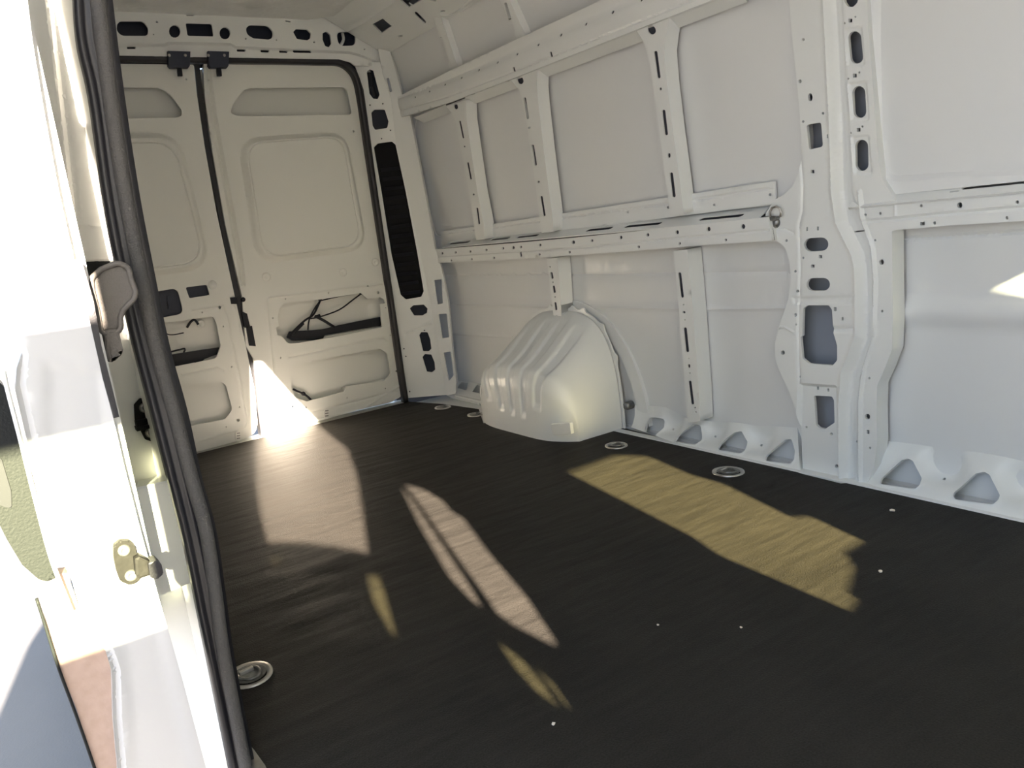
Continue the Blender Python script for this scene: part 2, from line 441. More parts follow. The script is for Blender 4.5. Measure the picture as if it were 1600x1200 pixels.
# ---- open front passenger door seen by nobody but the sun: tinted glass in a frame
DX = Surf((4.98, 0, 0), Y, Z, (-1, 0, 0))
fd = plate('door_3', DX, [(-3.0, -.35), (-2.02, -.35), (-2.02, 1.00), (-2.05, 1.60), (-2.80, 1.60), (-3.0, 1.0)],
           [rnd([(-2.92, 1.12), (-2.10, 1.12), (-2.12, 1.45), (-2.78, 1.45)], .09)], res=.12, lip=.05, m=WHITE, kind='structure')
bm = bmesh.new(); prism(bm, DX, rnd([(-2.94, 1.10), (-2.08, 1.10), (-2.10, 1.47), (-2.79, 1.47)], .06), -.03, -.024); bm_obj('tinted_pane', bm, GLASSC, fd)

# ================================================================== FAR WALL
wall = shell
# lower skin
pl = LOW.px
CREASE = lambda u, v: (u, v)
low_poly = [(-.1, -.02), (2.37, -.02), (2.37, .80), (-.1, .80)]
lfe = [('line', pl([(697, 476), (864, 480), (1100, 483), (1262, 481)], -.075), .006, .012),
       ('line', pl([(690, 431), (870, 429), (1262, 424)], -.075), -.005, .012),
       ('line', pl([(705, 521), (800, 528)], -.075), .004, .008)]
plate('lower_skin_panel', LOW, low_poly, feats=lfe, res=.06, h=-.075, lip=.01, m=SKIN, parent=wall)
# upper skin : one panel per bay, gently crowned
def crown(c, r, a):
    return lambda rv: a * np.exp(-(((rv[:, 0] - c[0]) / r[0]) ** 2 + ((rv[:, 1] - c[1]) / r[1]) ** 2))
pu = UP.px
plate('upper_skin_panel', UP, [(-.1, -.03)] + UP.px([(1250, 345), (1258, 230), (1257, 110), (1248, -60)], -.075) + [(2.44, .86), (-.1, .86)], feats=[], res=.07, h=-.075, lip=.01, m=SKIN, parent=wall)
# reinforcement strip above the belt rail
plate('reinforcement_strip', UP, pu([(690, 362), (1211, 283), (1213, 318), (690, 386)], -.055), [pu(ell(u, v, 2.2, n=8), -.055) for u, v in ((982, 331), (1045, 324), (1117, 320), (1204, 304))],
      feats=[('line', pu([(700, 366), (850, 345), (1045, 318), (1210, 293)], -.055), -.004, .006)], res=.03, h=-.052, lip=.008, parent=wall)
# surround moulding of the first upper panel (near rear pillar)
def groove(name, surf, pts, r, h, par, m=WHITE, dy=.6):
    bm = bmesh.new(); P = [surf.world(*surf.at(u, v, h), h) for u, v in pts]
    sweep(bm, smoothpath(P, 5), circ(r, 8, r * dy), up=surf.N); return bm_obj(name, bm, m, par, None, True)
groove('panel_bead', UP, [(735, 160), (700, 165), (660, 178), (649, 195), (650, 230), (662, 290), (676, 350), (682, 367), (692, 369)], .006, -.06, wall)

# belt rail
def railface(name, surf, top, crease, bot, h, holes, feats=(), olip=.075, **k):
    return plate(name, surf, surf.px(bot + top[::-1], h), [surf.px(x, h) for x in holes], feats=feats, res=.02, h=h, lip=.006, olip=olip, parent=wall, **k)
RT = [(668, 391), (700, 388), (800, 380), (900, 371), (1000, 361), (1100, 350), (1200, 339)]
RB = [(668, 412), (720, 409), (800, 405), (900, 399), (1000, 391), (1100, 383), (1206, 376)]
RC = [(668, 402), (760, 396), (900, 388), (1050, 373), (1205, 360)]
dots = [ell(u, v, r, r * 1.2, 8) for u, v, r in [(677, 397, 1.4), (691, 396, 1.4), (712, 394.5, 1.3), (735, 393, 1.3), (760, 390.5, 1.4), (786, 388, 1.5), (802, 387, 1.8), (814, 386, 1.4), (844, 383, 1.6), (896, 378.5, 2), (925, 376, 1.6), (970, 371, 2), (1012, 367, 2), (1058, 363, 2.3), (1107, 358, 2.6), (1161, 354, 2.8),
                                                (705, 407, 1.2), (737, 405, 1.2), (772, 403, 1.3), (843, 397.5, 1.3), (890, 394, 1.5), (998, 386, 1.6), (1062, 380.5, 1.6), (1134, 375, 1.6)]]
dots = [[(sum(p[0] for p in d) / len(d) + 1.25 * (q[0] - sum(p[0] for p in d) / len(d)), sum(p[1] for p in d) / len(d) + 1.25 * (q[1] - sum(p[1] for p in d) / len(d))) for q in d] for d in dots]
dots += [slot(813, 395, 814, 400, 1.6)]
railface('belt_rail', LOW, RT, RC, RB, .012, dots, feats=[('line', LOW.px(RC, .012), -.005, .006)])
bm = bmesh.new(); prism(bm, LOW, LOW.px(RB + RT[::-1], .012), -.004, .0); bm_obj('inner_shade', bm, CAVD, wall)  # dark sheet behind the rail holes, painted shade
# ledge on top of the rail with long dark slots
q0 = LOW.world(*LOW.at(1100, 350, .012), .012)
zt = q0[2]
LED = Surf((0, q0[1], zt), X, (0, .075, .035), (0, 0, 1))
lt = LED.px
sl_h = [[(698, 383.0), (705, 380.6), (734, 377.2), (730, 379.4)], [(764, 376.6), (772, 374.2), (796, 371.4), (790, 373.6)], [(806, 372.0), (812, 369.8), (842, 366.4), (838, 368.6)],
        [(918, 358.5), (926, 355.4), (960, 352.8), (955, 355.0)], [(978, 352.6), (986, 349.8), (1038, 344.2), (1031, 347.2)], [(1096, 340.2), (1104, 336.0), (1169, 328.6), (1160, 332.4)]]
def ledge_slots():
    o = []
    for q in sl_h:
        P = np.array(lt(q)); x0, x1 = P[:, 0].min(), P[:, 0].max(); o.append(slot(x0 + .01, .040, x1 - .01, .040, .012))
    return o
plate('rail_ledge', LED, [(.24, 0), (2.3, 0), (2.3, .083), (.24, .083)], ledge_slots(), res=.04, lip=.004, parent=wall)

bm = bmesh.new(); prism(bm, LED, [(.24, .004), (2.3, .004), (2.3, .08), (.24, .08)], -.014, -.011); bm_obj('inner_shade', bm, CAVD, wall)  # dark sheet under the ledge slots, painted shade
# ribs : folded channel, front flange with slots, deep sides
def shade_sheet(surf, out, h, off=.006, mm=None):  # dark sheet added behind rib slots so they read as shaded
    bm = bmesh.new(); prism(bm, surf, [tuple(q) for q in offset(out, -off)], h - .016, h - .012); return bm_obj('inner_shade', bm, mm or CAVD, wall)
def rib(name, surf, outline, holes, depth=.064, h=0., feats=()):
    shade_sheet(surf, surf.px(outline, h), h)
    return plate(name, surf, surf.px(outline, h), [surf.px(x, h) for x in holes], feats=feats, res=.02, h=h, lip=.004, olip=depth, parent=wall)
def vslot(x1, y1, x2, y2, r): return slot(x1, y1, x2, y2, r)
rib('upper_rib', UP, [(697, 166), (728, 156), (729, 185), (737, 240), (746, 300), (756, 350), (757, 374), (744, 375), (733, 300), (721, 240), (712, 190), (705, 176)],
    [vslot(718.5, 190, 723.5, 215, 1.6), vslot(731, 255, 735.5, 279, 1.6), vslot(745.5, 326, 748.5, 349, 1.6), ell(725.5, 229, 1.5), ell(740, 304, 1.6), slot(712, 165.5, 712.6, 168, 3)], .060)
rib('upper_rib', UP, [(797, 124), (840, 108), (839, 135), (841, 160), (849, 230), (858, 300), (864, 345), (864, 362), (846, 364), (838, 300), (827, 220), (818, 165), (812, 142)],
    [vslot(820, 154, 824.5, 184, 1.9), vslot(832.5, 228, 837, 257, 1.9), vslot(846, 308, 850.5, 336, 1.9), ell(827, 199.5, 1.8), ell(841.5, 284, 1.8), slot(812.5, 124, 813.5, 127, 4.6)], .060)
rib('upper_rib', UP, [(994, 47), (1046, 26), (1041, 55), (1038, 80), (1042, 130), (1052, 210), (1063, 290), (1068, 334), (1048, 339), (1040, 280), (1028, 190), (1020, 130), (1016, 100), (1006, 66)],
    [vslot(1024.5, 82, 1029.5, 120, 2.6), vslot(1037, 174, 1041, 209, 2.6), vslot(1049, 272, 1053, 306, 2.6), ell(1032, 139, 2, 2.6), ell(1045.5, 243, 2.2, 4), slot(1017.5, 45.5, 1019, 48, 6)], .060)
rib('lower_rib', LOW, [(854, 404), (871, 403), (874, 440), (876, 470), (878, 503), (866, 505), (861, 460), (857, 425)],
    [vslot(861.5, 427, 863, 434, 1.9), vslot(865, 448, 866.3, 456, 1.9), vslot(867.5, 474, 868.8, 483, 1.9), ell(859.5, 417, 1.2), ell(863.8, 441, 1), ell(867, 464, 1.2), ell(870, 493, 1)], .07)
rib('lower_rib', LOW, [(1053, 392), (1074, 390), (1079, 440), (1084, 500), (1088, 560), (1092, 610), (1094, 658), (1075, 660), (1069, 590), (1062, 500), (1056, 430)],
    [vslot(1062, 428, 1066, 463, 2.4), vslot(1070.5, 514, 1074, 548, 2.6), vslot(1078, 597, 1082, 630, 2.4), ell(1069, 488, 2), ell(1076.5, 572, 2, 3.2), ell(1068, 476, 1), ell(1070, 500, 1), ell(1076, 560, 1), ell(1078, 583, 1), ell(1086, 637, 1.3), ell(1087, 644, 1.3)], .07)

# top rail
TT = [(612, 156), (700, 112), (800, 65), (940, 0), (1050, -52), (1220, -132)]
TB = [(617, 186), (700, 161), (800, 123), (995, 46), (1150, -14), (1240, -50)]
U2 = UP
tdots = [ell(u, v, r, r * 1.35, 8) for u, v, r in [(648.5, 152, 1.2), (671, 143, 1.2), (694, 132.5, 1.3), (719.5, 122, 1.3), (746, 110, 1.4), (775, 98, 1.5), (805.5, 85, 1.6), (838.5, 70.5, 1.7), (874, 55, 2), (913, 38, 2), (955, 19.5, 2.2), (1000, 0, 2.2)]]
tdots += [slot(802.5, 106, 803, 111, 1.4), slot(860.5, 82, 861, 88, 1.5)]
top_rail = plate('top_rail', UP, UP.px(TB + TT[::-1], .02), [UP.px(x, .02) for x in tdots],
                 feats=[('step', UP.px([(611, 162), (700, 135), (800, 95), (1000, 8), (1250, -100), (1240, -140), (940, 0), (700, 112), (600, 160)], .02), -.014, .03),
                        ('line', UP.px([(612, 176), (700, 151), (800, 113), (1000, 33), (1240, -62)], .02), -.004, .006)], res=.025, h=.02, lip=.004, olip=.03, parent=wall)
bm = bmesh.new(); prism(bm, UP, [tuple(q) for q in offset(UP.px(TB + TT[::-1], .0), -.004)], -.004, .0); bm_obj('inner_shade', bm, CAVD, wall)  # dark sheet behind the top rail holes, painted shade
bm = bmesh.new()      # black strips laid for the dark gap under the rail at the rib heads
for pa, pb in (((697, 163), (726, 152)), ((797, 123), (846, 104)), ((994, 46), (1046, 25))):
    prism(bm, UP, [UP.at(*pa, .004), UP.at(*pb, .004), UP.at(pb[0], pb[1] + 1.8, .004), UP.at(pa[0], pa[1] + 1.8, .004)], .001, .004)
bm_obj('rail_gap_strip', bm, GAPM, wall)
plate('rail_underlip', Surf(UP.world(0, UP.at(900, 84, .0)[1] - .0, -.0), X, (0, .06, -.03), (0, -1, -1)), [(.2, 0), (2.3, 0), (2.3, .062), (.2, .062)], res=.08, lip=.004, parent=wall)

# ---- band above the top rail, cant rail, corner
plate('cant_skin', TOP, [(-.1, -.06), (2.75, -.06), (2.75, .36), (-.1, .36)], res=.08, h=-.035, lip=.01, m=SKIN, parent=wall)
def trib(top, bot, wd, slots, name='cant_rib'):
    (u1, v1), (u2, v2) = top, bot
    return plate(name, TOP, TOP.px([(u1 - wd, v1), (u1 + wd, v1 - 1), (u2 + wd, v2 - 2), (u2 - wd, v2 + 3)]), [TOP.px(slot(*s)) for s in slots], res=.03, lip=.004, olip=.034, parent=wall)
trib((683, 28), (711, 112), 6, [(689, 60, 700, 96, 1.9), (683.5, 47, 684, 49, 1.4), (703, 108, 704, 110, 1.2)])
trib((786, -6), (818, 66), 7, [(790, 6, 802, 48, 2.2), (805, 61, 806, 63, 1.5)])
trib((925, -70), (960, 8), 8, [(930, -55, 946, -12, 2.4)])
CANT = Surf((0, .125, 1.865), X, (0, -.30, .165), (0, -1, -1))
ch = [CANT.px([(582, 38), (598, 29), (612, 41), (596, 52)], .0), CANT.px(slot(650, 21, 663, 34, 2.6)), CANT.px(slot(628, -2, 639, 9, 2.6)), CANT.px(slot(623, 56.5, 628, 56, 1)),
      CANT.px(slot(689, 18, 694, 17, 1.2)), CANT.px(slot(672, 0, 680, 1, 1.6)), [(.62, .12), (.72, .12), (.72, .17), (.62, .17)]]
plate('cant_rail', CANT, [(.03, -.03), (2.75, -.03), (2.75, .33), (.03, .33)], ch,
      feats=[('line', [(.06, .20), (.2, .19), (2.75, .19)], .008, .02)], res=.04, lip=.006, parent=wall)
bm = bmesh.new()
prism(bm, CANT, [(-.12, -.06), (2.75, -.06), (2.75, .34), (-.12, .34)], -.075, -.07); bm_obj('cant_backing', bm, CAV, wall)
# a fat bead where the roof bows meet the cant rail
groove('rail_bead', CANT, [(687, 22), (700, 24), (712, 20), (730, 6), (750, -10)], .006, .0, wall)

# ================================================================== REAR FRAME
HD = Surf((.02, 0, 0), Y, Z, X)
hh = [rnd(HD.px([(183, 38), (187, 33), (224, 33), (232, 44), (231, 53), (228, 56), (190, 56), (182, 48)]), .03, 5),
      HD.px(ell(273, 49, 9, 10, 14)), rnd(HD.px([(290, 36), (331, 37), (334, 57), (293, 56)]), .008, 3), HD.px(ell(351.5, 52, 8.5, 9.5, 14)),
      rnd(HD.px([(384, 44), (390, 39), (418, 40), (427, 49), (426, 59), (420, 62), (396, 60), (386, 54)]), .03, 5),
      rnd(HD.px([(458, 50), (463, 45), (480, 46), (486, 52), (485, 60), (480, 63), (464, 61)]), .008, 3),
      rnd(HD.px([(504, 52), (510, 49), (516, 54), (518, 68), (514, 74), (508, 72), (504, 62)]), .008, 3),
      rnd(HD.px([(525.5, 50), (556, 49), (555, 71), (529, 72)]), .03, 5)]
hh += [HD.px(slot(171, 75.7, 178, 75.7, 1.5)), HD.px(slot(199, 76.3, 209, 76.3, 1.9)), HD.px(slot(370, 80.3, 380, 80.5, 1.8)), HD.px(slot(407, 81.3, 417, 81.5, 1.8)), HD.px(slot(436, 82, 446, 82.3, 1.8)), HD.px(slot(458, 81.5, 483, 81.8, 2.3)),
       HD.px(ell(245, 34.5, 1.8, 1.2)), HD.px(ell(384, 60.5, 1.4)), HD.px(ell(491, 66, 1.5)), HD.px(ell(240, 54, 1)), HD.px(ell(432, 62.5, 1)), HD.px(ell(569.5, 77, 1.2)), HD.px(slot(292, 24, 302, 24, .9)), HD.px(slot(447, 33, 453, 34, 1))]
hx = HD.px([(165, 88), (300, 91), (450, 93), (528, 94), (545, 98), (553, 104)])
hy1 = HD.px([(598, 104), (606, 80), (612, 48), (575, 20), (540, 15), (500, 12), (440, 12), (300, 12), (165, 12)])
header = plate('wall_rear', HD, [(-1.69, hx[0][1])] + hx + hy1 + [(-1.69, hy1[-1][1])], hh,
      feats=[('step', [(-1.75, HD.at(200, 69)[1])] + HD.px([(200, 69), (255, 68), (262, 65), (360, 67), (368, 72), (500, 78), (545, 80), (560, 84), (600, 100), (700, 200), (400, 200)]) + [(-1.75, 1.0)], .018, .018),
             ('line', HD.px([(170, 69), (255, 69)]), .002, .01)], res=.022, lip=.012, kind='structure')
bm = bmesh.new(); add_box(bm, (-.075, -1.93, 1.80), (-.07, .40, 2.09)); add_box(bm, (-.07, -1.93, 2.045), (.015, .3, 2.09)); bm_obj('header_backing', bm, NAVYP, header)
bm = bmesh.new(); add_box(bm, (-.135, -.02, -.05), (-.105, .42, 2.09)); add_box(bm, (-.135, -1.72, -.05), (-.105, -1.62, 2.09)); add_box(bm, (-.10, -1.72, -.02), (.03, -1.645, 2.0), .01); bm_obj('corner_backing', bm, CAVD, header)
# inner stay seen in the corner opening
tube('inner_reinforcement', [(-.03, HD.at(535, 72)[0], HD.at(535, 72)[1]), (-.02, HD.at(541, 60)[0], HD.at(541, 60)[1]), (-.03, HD.at(541, 48)[0], HD.at(541, 48)[1])], .008, WHITE, header)

# rear corner pillar, two folded faces
PA = Surf((.0, .0, 0), (.085, .135, 0), Z, (1, -.6, 0)); PB = Surf((.085, .135, 0), (.115, .105, 0), Z, (1, -1, 0))
pa = PA.px
pah = [rnd(pa([(573, 112), (578, 108), (583, 110), (593, 148), (590, 155), (583, 154), (577, 146)]), .008, 3), rnd(pa([(580, 176), (585, 171), (601, 171), (607, 190), (605, 200), (586, 203), (582, 196)]), .010, 3),
       rnd(pa([(584, 230), (590, 224), (612, 221), (618, 226), (634, 300), (652, 395), (662, 455), (658, 464), (634, 468), (626, 461), (612, 400), (596, 300)]), .010, 3),
       rnd(pa([(640, 482), (646, 477), (662, 476), (668, 482), (667, 489), (660, 493), (647, 493)]), .008, 3),
       rnd(pa([(655, 524), (658, 519), (668, 519), (672, 530), (674, 545), (670, 549), (661, 549)]), .008, 3), rnd(pa([(660, 558), (664, 553), (674, 554), (679, 566), (680, 578), (675, 582), (667, 581)]), .008, 3)]
pah += [pa(ell(u, v, 1.3)) for u, v in [(596, 216.5), (610, 203.5), (578, 164), (598, 162), (663, 516.5), (634, 557), (640, 612), (631, 545)]]
pout = pa([(636, 622), (628, 560), (616, 480), (604, 400), (590, 300), (578, 210), (568, 140), (562, 122), (552, 97), (594, 97), (598, 116), (611, 154), (618, 217), (636, 300), (656, 391), (677, 495), (694, 596), (698, 617)])
rp = plate('rear_pillar', PA, pout, pah, feats=[('line', pa([(636, 520), (672, 505)]), .008, .015)], res=.02, lip=.012, parent=header)
pb = PB.px
pbh = [pb(slot(606, 124, 610.5, 142, 2.2)), rnd(pb([(678, 438), (690, 436), (692, 474), (683, 476)]), .005, 3), rnd(pb([(685, 491), (698, 490), (702, 527), (691, 529)]), .005, 3), rnd(pb([(693, 551), (704, 549), (709, 586), (701, 596)]), .005, 3)]
plate('rear_pillar_side', PB, pb([(698, 618), (694, 596), (677, 495), (656, 391), (636, 300), (618, 217), (611, 154), (598, 116), (590, 72), (607, 72), (618, 110), (630, 155), (641, 182), (650, 230), (664, 300), (679, 385), (690, 420), (700, 470), (706, 540), (713, 595), (712, 615)]), pbh, res=.02, lip=.012, olip=.03, parent=header)
# black air extractor behind the long opening
VB = Surf(PA.world(0, 0, -.03), PA.S, Z, PA.N)
vent = empty('air_vent', tuple(VB.world(.05, .75, 0)))
tag(vent, 'black louvred air extractor behind the long opening in the rear corner pillar', 'vent')
bm = bmesh.new()
vo = VB.px([(580, 222), (624, 216), (668, 470), (622, 474)])
prism(bm, VB, vo, -.02, -.012); bm_obj('vent_body', bm, VENTM, vent)
ys = [v[1] for v in vo]
for k in range(14):
    z = min(ys) + .03 + k * .052
    v0 = 470 - (z - min(ys)) / (max(ys) - min(ys)) * 250
    bm = bmesh.new(); f = (470 - v0) / 250
    cl = 632 - 40 * f; P0 = VB.at(cl - 4, v0); P1 = VB.at(cl + 26, v0 - 3)
    T = Surf(VB.world(*P0, 0), VB.S, (VB.T * .7 + VB.N * .5), VB.N)
    prism(bm, T, [(0, 0), (P1[0] - P0[0], 0), (P1[0] - P0[0], .022), (0, .022)], 0, .002)
    o = bm_obj('louvre', bm, BLACKP, vent)
# strap seen in the upper slot
st = empty('wiring_grommet', tuple(PA.world(*PA.at(582, 130), -.02))); tag(st, 'black cable boot in the slot at the top of the rear pillar', 'cable')
o = tube('cable_boot', [PA.world(*PA.at(u, v, h), h) for u, v, h in ((576, 113, -.015), (580, 126, -.01), (582, 138, -.015), (586, 150, -.03))], .012, BLACKP, st)
o = tube('boot_clip', [PA.world(*PA.at(u, v, -.012), -.012) for u, v in ((574, 112), (579, 111))], .011, STEEL, st)

# sill at the rear of the side wall
SILR = Surf((0, .235, 0), X, (0, .11, .075), (0, -1, 1))
def silpx(surf, pts): return surf.px(pts)
plate('rear_sill', SILR, SILR.px([(700, 619), (745, 630), (749, 634), (752, 600), (735, 597), (711, 594), (706, 600)]), [rnd(SILR.px([(712, 606), (721, 597), (731, 598), (729, 610)]), .006, 3), rnd(SILR.px([(737, 612), (745, 601), (754, 602), (752, 615)]), .006, 3)], res=.02, lip=.004, olip=.02, parent=wall)

# ================================================================== REAR DOORS
def seal_path(pts, surf, h): return [surf.world(*surf.at(u, v, h), h) for u, v in pts]
DR = Surf((-.004, 0, 0), Y, Z, X); dr = DR.px
door_r = empty('rear_door', (0, -.42, .0)); tag(door_r, 'right-hand white rear cargo door with cut-out holding a black latch rod', 'door')
door_l = empty('rear_door', (0, -1.24, .0)); tag(door_l, 'left-hand white rear cargo door with dark latch recess, partly behind the front pillar seal', 'door')
big_o = rnd(dr([(370, 216), (541, 204), (575, 390), (400, 414)]), .12, 8)
big_i = rnd(dr([(382, 225), (532, 214), (562, 382), (410, 403)]), .10, 8)
up_rec = rnd(dr([(359, 177), (364, 162), (381, 141), (390, 138), (541, 136), (550, 179), (372, 182)]), [.02, .02, .03, .03, .03, .02, .02], 4)
ll = lambda p, d: list(map(tuple, offset(p, d))) + [tuple(offset(p, d)[0])]
cut1 = rnd(dr([(434, 497), (436, 483), (445, 473), (500, 468), (564, 458), (574, 467), (594, 464), (600, 468), (602, 474), (594, 475), (597, 511), (530, 525), (466, 536), (450, 537), (440, 525), (433, 524), (431, 512), (436, 509)]), [.006, .02, .04, 0, .004, .004, .004, .004, 0, .004, .006, 0, 0, .03, .01, .004, .004, .004], 4)
cut2 = rnd(dr([(453, 585), (457, 573), (470, 568), (592, 544), (605, 552), (611, 585), (600, 595), (540, 604), (538, 612), (480, 627), (462, 622), (456, 608)]), [.02, .02, .02, .03, .03, .03, .02, .004, .004, .02, .03, .02], 4)
bord1 = rnd(dr([(416, 466), (600, 444), (628, 600), (565, 640), (435, 668)]), .03)
holes_r = [cut1, cut2, up_rec] + [dr(ell(u, v, r)) for u, v, r in [(552, 205.5, 2), (426, 497, 1.2), (438, 559, 1.5), (487, 565, 1.1), (513, 457.5, 1.2), (446, 467, 1), (574, 447, 1.2), (590.5, 457, 2.2), (611.5, 514, 1.5), (610, 524, 1), (603, 481, 1.2), (619.5, 580, 1.5), (602, 607, 1.1), (542, 621.5, 1.2), (458, 635.5, 2.2), (478, 636.5, 1.2), (448, 618, 1), (327, 124, 1.6), (308 + 34, 117.5, 1.2)]]
rout = rnd(dr([(318, 99), (530, 100), (556, 116), (577, 262), (600, 410), (632, 620), (520, 652), (413, 681), (396, 560), (384, 540), (378, 462), (352, 350), (331, 230), (320, 150)]), [.01, .05, .06, 0, 0, .06, 0, .01, 0, 0, 0, 0, 0, 0], 6)
ds = plate('door_panel', DR, rout, holes_r,
      feats=[('step', big_o, .026, .026), ('line', big_i + [big_i[0]], -.005, .005), ('line', dr([(324, 106), (334, 180), (350, 270), (374, 400), (380, 445)]), -.016, .016), ('line', ll(up_rec, -.008), .006, .010),
             ('line', bord1 + [bord1[0]], .0035, .008), ('line', list(map(tuple, offset(cut1, -.016))) + [tuple(offset(cut1, -.016)[0])], .006, .012), ('line', list(map(tuple, offset(cut2, -.016))) + [tuple(offset(cut2, -.016)[0])], .006, .012),
             ('line', dr([(452, 558), (600, 528), (606, 533)]), -.004, .01), ('line', dr([(480, 645), (560, 627), (620, 610)]), -.003, .008)], res=.013, lip=.012, olip=.03, m=WHITED, parent=door_r)
for (u, v) in ((416.5, 432.5), (536.5, 425.5), (587, 409.5)):
    bm = bmesh.new(); y, z = DR.at(u, v, .004); Mx = Matrix.Translation(DR.world(y, z, -.001)) @ Matrix.Rotation(math.pi / 2, 4, 'Y')
    lathe(bm, [(.002, .001), (.0045, .0012), (.006, .005), (.019, .005), (.022, .001), (.022, -.002)], Mx, 16); bm_obj('access_plug', bm, WHITED, door_r, None, True)
# outer skin of the door behind the openings
def door_skin(y0, y1, par):
    S2 = Surf((-.075, 0, 0), Y, Z, X)
    zc = DR.at(520, 560)[1]
    return plate('outer_skin', S2, rnd([(y0, .0), (y1, .0), (y1, 1.80), (y0, 1.80)], .06), feats=[('step', rnd([(y0 + .05, .42), (y1 - .05, .42), (y1 - .05, .60), (y0 + .05, .60)], .05), -.02, .05)], res=.05, lip=.01, m=WHITED, parent=par)
door_skin(-.81, -.02, door_r); door_skin(-1.62, -.83, door_l)
# latch rod, links and wiring in the right door
RB_ = lambda u, v, h=-.05: tuple(DR.world(*DR.at(u, v, h), h))
bm = bmesh.new(); S3 = Surf((-.055, 0, 0), Y, Z, X)
prism(bm, S3, S3.px([(448, 527), (452, 518), (503, 515), (530, 508), (600, 494), (600, 508), (506, 523), (503, 531), (456, 532)]), -.008, .008, .003); bm_obj('latch_bar', bm, BLACKP, door_r)
bm = bmesh.new(); prism(bm, S3, S3.px([(504, 526), (600, 509), (600, 513), (508, 531)]), -.01, .004, .002); bm_obj('cross_member', bm, WHITED, door_r)
for pts, r in (([(449, 528), (460, 516), (476, 501), (490, 491), (500, 470)], .0055), ([(481, 516), (483, 500), (491, 483), (502, 468)], .004), ([(456, 523), (474, 505)], .008), ([(484, 498), (500, 495), (530, 484), (552, 468), (564, 459)], .004), ([(500, 470), (530, 463), (564, 457)], .0035), ([(492, 494), (506, 501), (522, 511)], .008), ([(500, 493), (494, 495)], .009)):
    tube('latch_link', [RB_(u, v, -.035) for u, v in pts], r, BLACKP, door_r, 6, 4)
for u, v in ((500, 468), (564, 458)):
    bm = bmesh.new(); lathe(bm, [(0, .012), (.007, .010), (.010, 0), (.007, -.01), (0, -.012)], Matrix.Translation(RB_(u, v, -.015)) @ Matrix.Rotation(math.pi / 2, 4, 'Y'), 10); bm_obj('cable_clip', bm, BLACKP, door_r)
tube('short_cable', [RB_(u, v, -.03) for u, v in ((458, 608), (466, 612), (474, 615), (481, 620), (486, 625))], .006, BLACKP, door_r, 6, 4)
bm = bmesh.new(); lathe(bm, [(0, .012), (.010, .008), (.011, -.004), (0, -.012)], Matrix.Translation(RB_(474, 615, -.026)) @ Matrix.Rotation(math.pi / 2, 4, 'Y'), 10); bm_obj('cable_clip', bm, BLACKP, door_r)
bm = bmesh.new(); prism(bm, S3, S3.px([(534, 606), (600, 592), (606, 597), (604, 606), (538, 614)]), -.01, .03, .003); bm_obj('inner_flange', bm, WHITED, door_r)
def catch(u, v, par):
    bm = bmesh.new(); prism(bm, DR, rnd(DR.px([(u - 5, v - 5), (u - 1, v - 8), (u + 4, v - 6), (u + 5, v + 6), (u, v + 9), (u - 4, v + 7)]), .008, 3), -.002, .006, .002)
    o = bm_obj('floor_catch', bm, WHITED, par)
    bm = bmesh.new()
    for dv in (-4, 0, 4): prism(bm, DR, slotpx(u, v + dv), .005, .0075)
    bm_obj('catch_ribs', bm, STEEL, o)
def slotpx(u, v): return DR.px([(u - 2.5, v - 1), (u + 2.5, v - 1.8), (u + 2.5, v), (u - 2.5, v + .8)])
catch(510, 646, door_r); catch(372, 681, door_l)
bm = bmesh.new(); prism(bm, DR, DR.px([(384, 512), (393, 509), (399, 541), (389, 540)]), -.03, .012, .003); prism(bm, DR, DR.px([(377, 486), (386, 490), (391, 512), (382, 512)]), -.02, .004, .002); bm_obj('meeting_edge_latch', bm, BLACKP, door_r)
bm = bmesh.new(); lathe(bm, [(0, .004), (.006, .004), (.010, .001), (.012, -.001)], Matrix.Translation(RB_(380, 468, .002)) @ Matrix.Rotation(math.pi / 2, 4, 'Y'), 12); bm_obj('plug', bm, BLACKP, door_r)

# left door
yl = -1.625
cl1 = rnd([(-1.50, DR.at(252, 512)[1] + .06)] + dr([(252, 505), (333, 494), (338, 505), (345, 540), (338, 560), (272, 573)]) + [(-1.50, DR.at(272, 573)[1] + .02)], [.04, 0, .02, 0, .03, .03, 0, .04], 4)
cl2 = rnd([(-1.48, DR.at(285, 604)[1] + .0)] + dr([(285, 602), (345, 596), (353, 602), (363, 640), (352, 655), (300, 665)]) + [(-1.48, DR.at(300, 665)[1])], [.04, 0, .03, .03, .03, .03, 0, .04], 4)
big_lo = rnd([(-1.50, DR.at(265, 206)[1])] + dr([(280, 206), (332, 420)]) + [(-1.50, DR.at(332, 420)[1] - .0)], .13, 8)
big_li = rnd([(-1.46, DR.at(265, 222)[1])] + dr([(269, 222), (318, 409)]) + [(-1.46, DR.at(318, 409)[1] - .0)], .11, 8)
rec_l = rnd([(-1.56, DR.at(188, 137)[1])] + dr([(246, 137), (258, 142), (268, 150), (284, 172), (284, 181), (276, 184)]) + [(-1.60, DR.at(187, 184)[1])], .02, 4)
latch_o = rnd(dr([(231, 458), (277, 450), (287, 490), (246, 498)]), .03, 5)
latch_s = rnd(dr([(290, 449), (323, 445), (328, 461), (296, 466)]), .008, 3)
lout = rnd([(yl, .035)] + dr([(312, 705), (404, 680), (398, 610), (384, 540), (364, 450), (338, 330), (320, 230), (308, 150), (303, 101)]) + [(yl, DR.at(303, 101)[1])], [.05, 0, .09, 0, 0, 0, 0, 0, 0, .01, .08], 6)
ll = lambda p, d: list(map(tuple, offset(p, d))) + [tuple(offset(p, d)[0])]
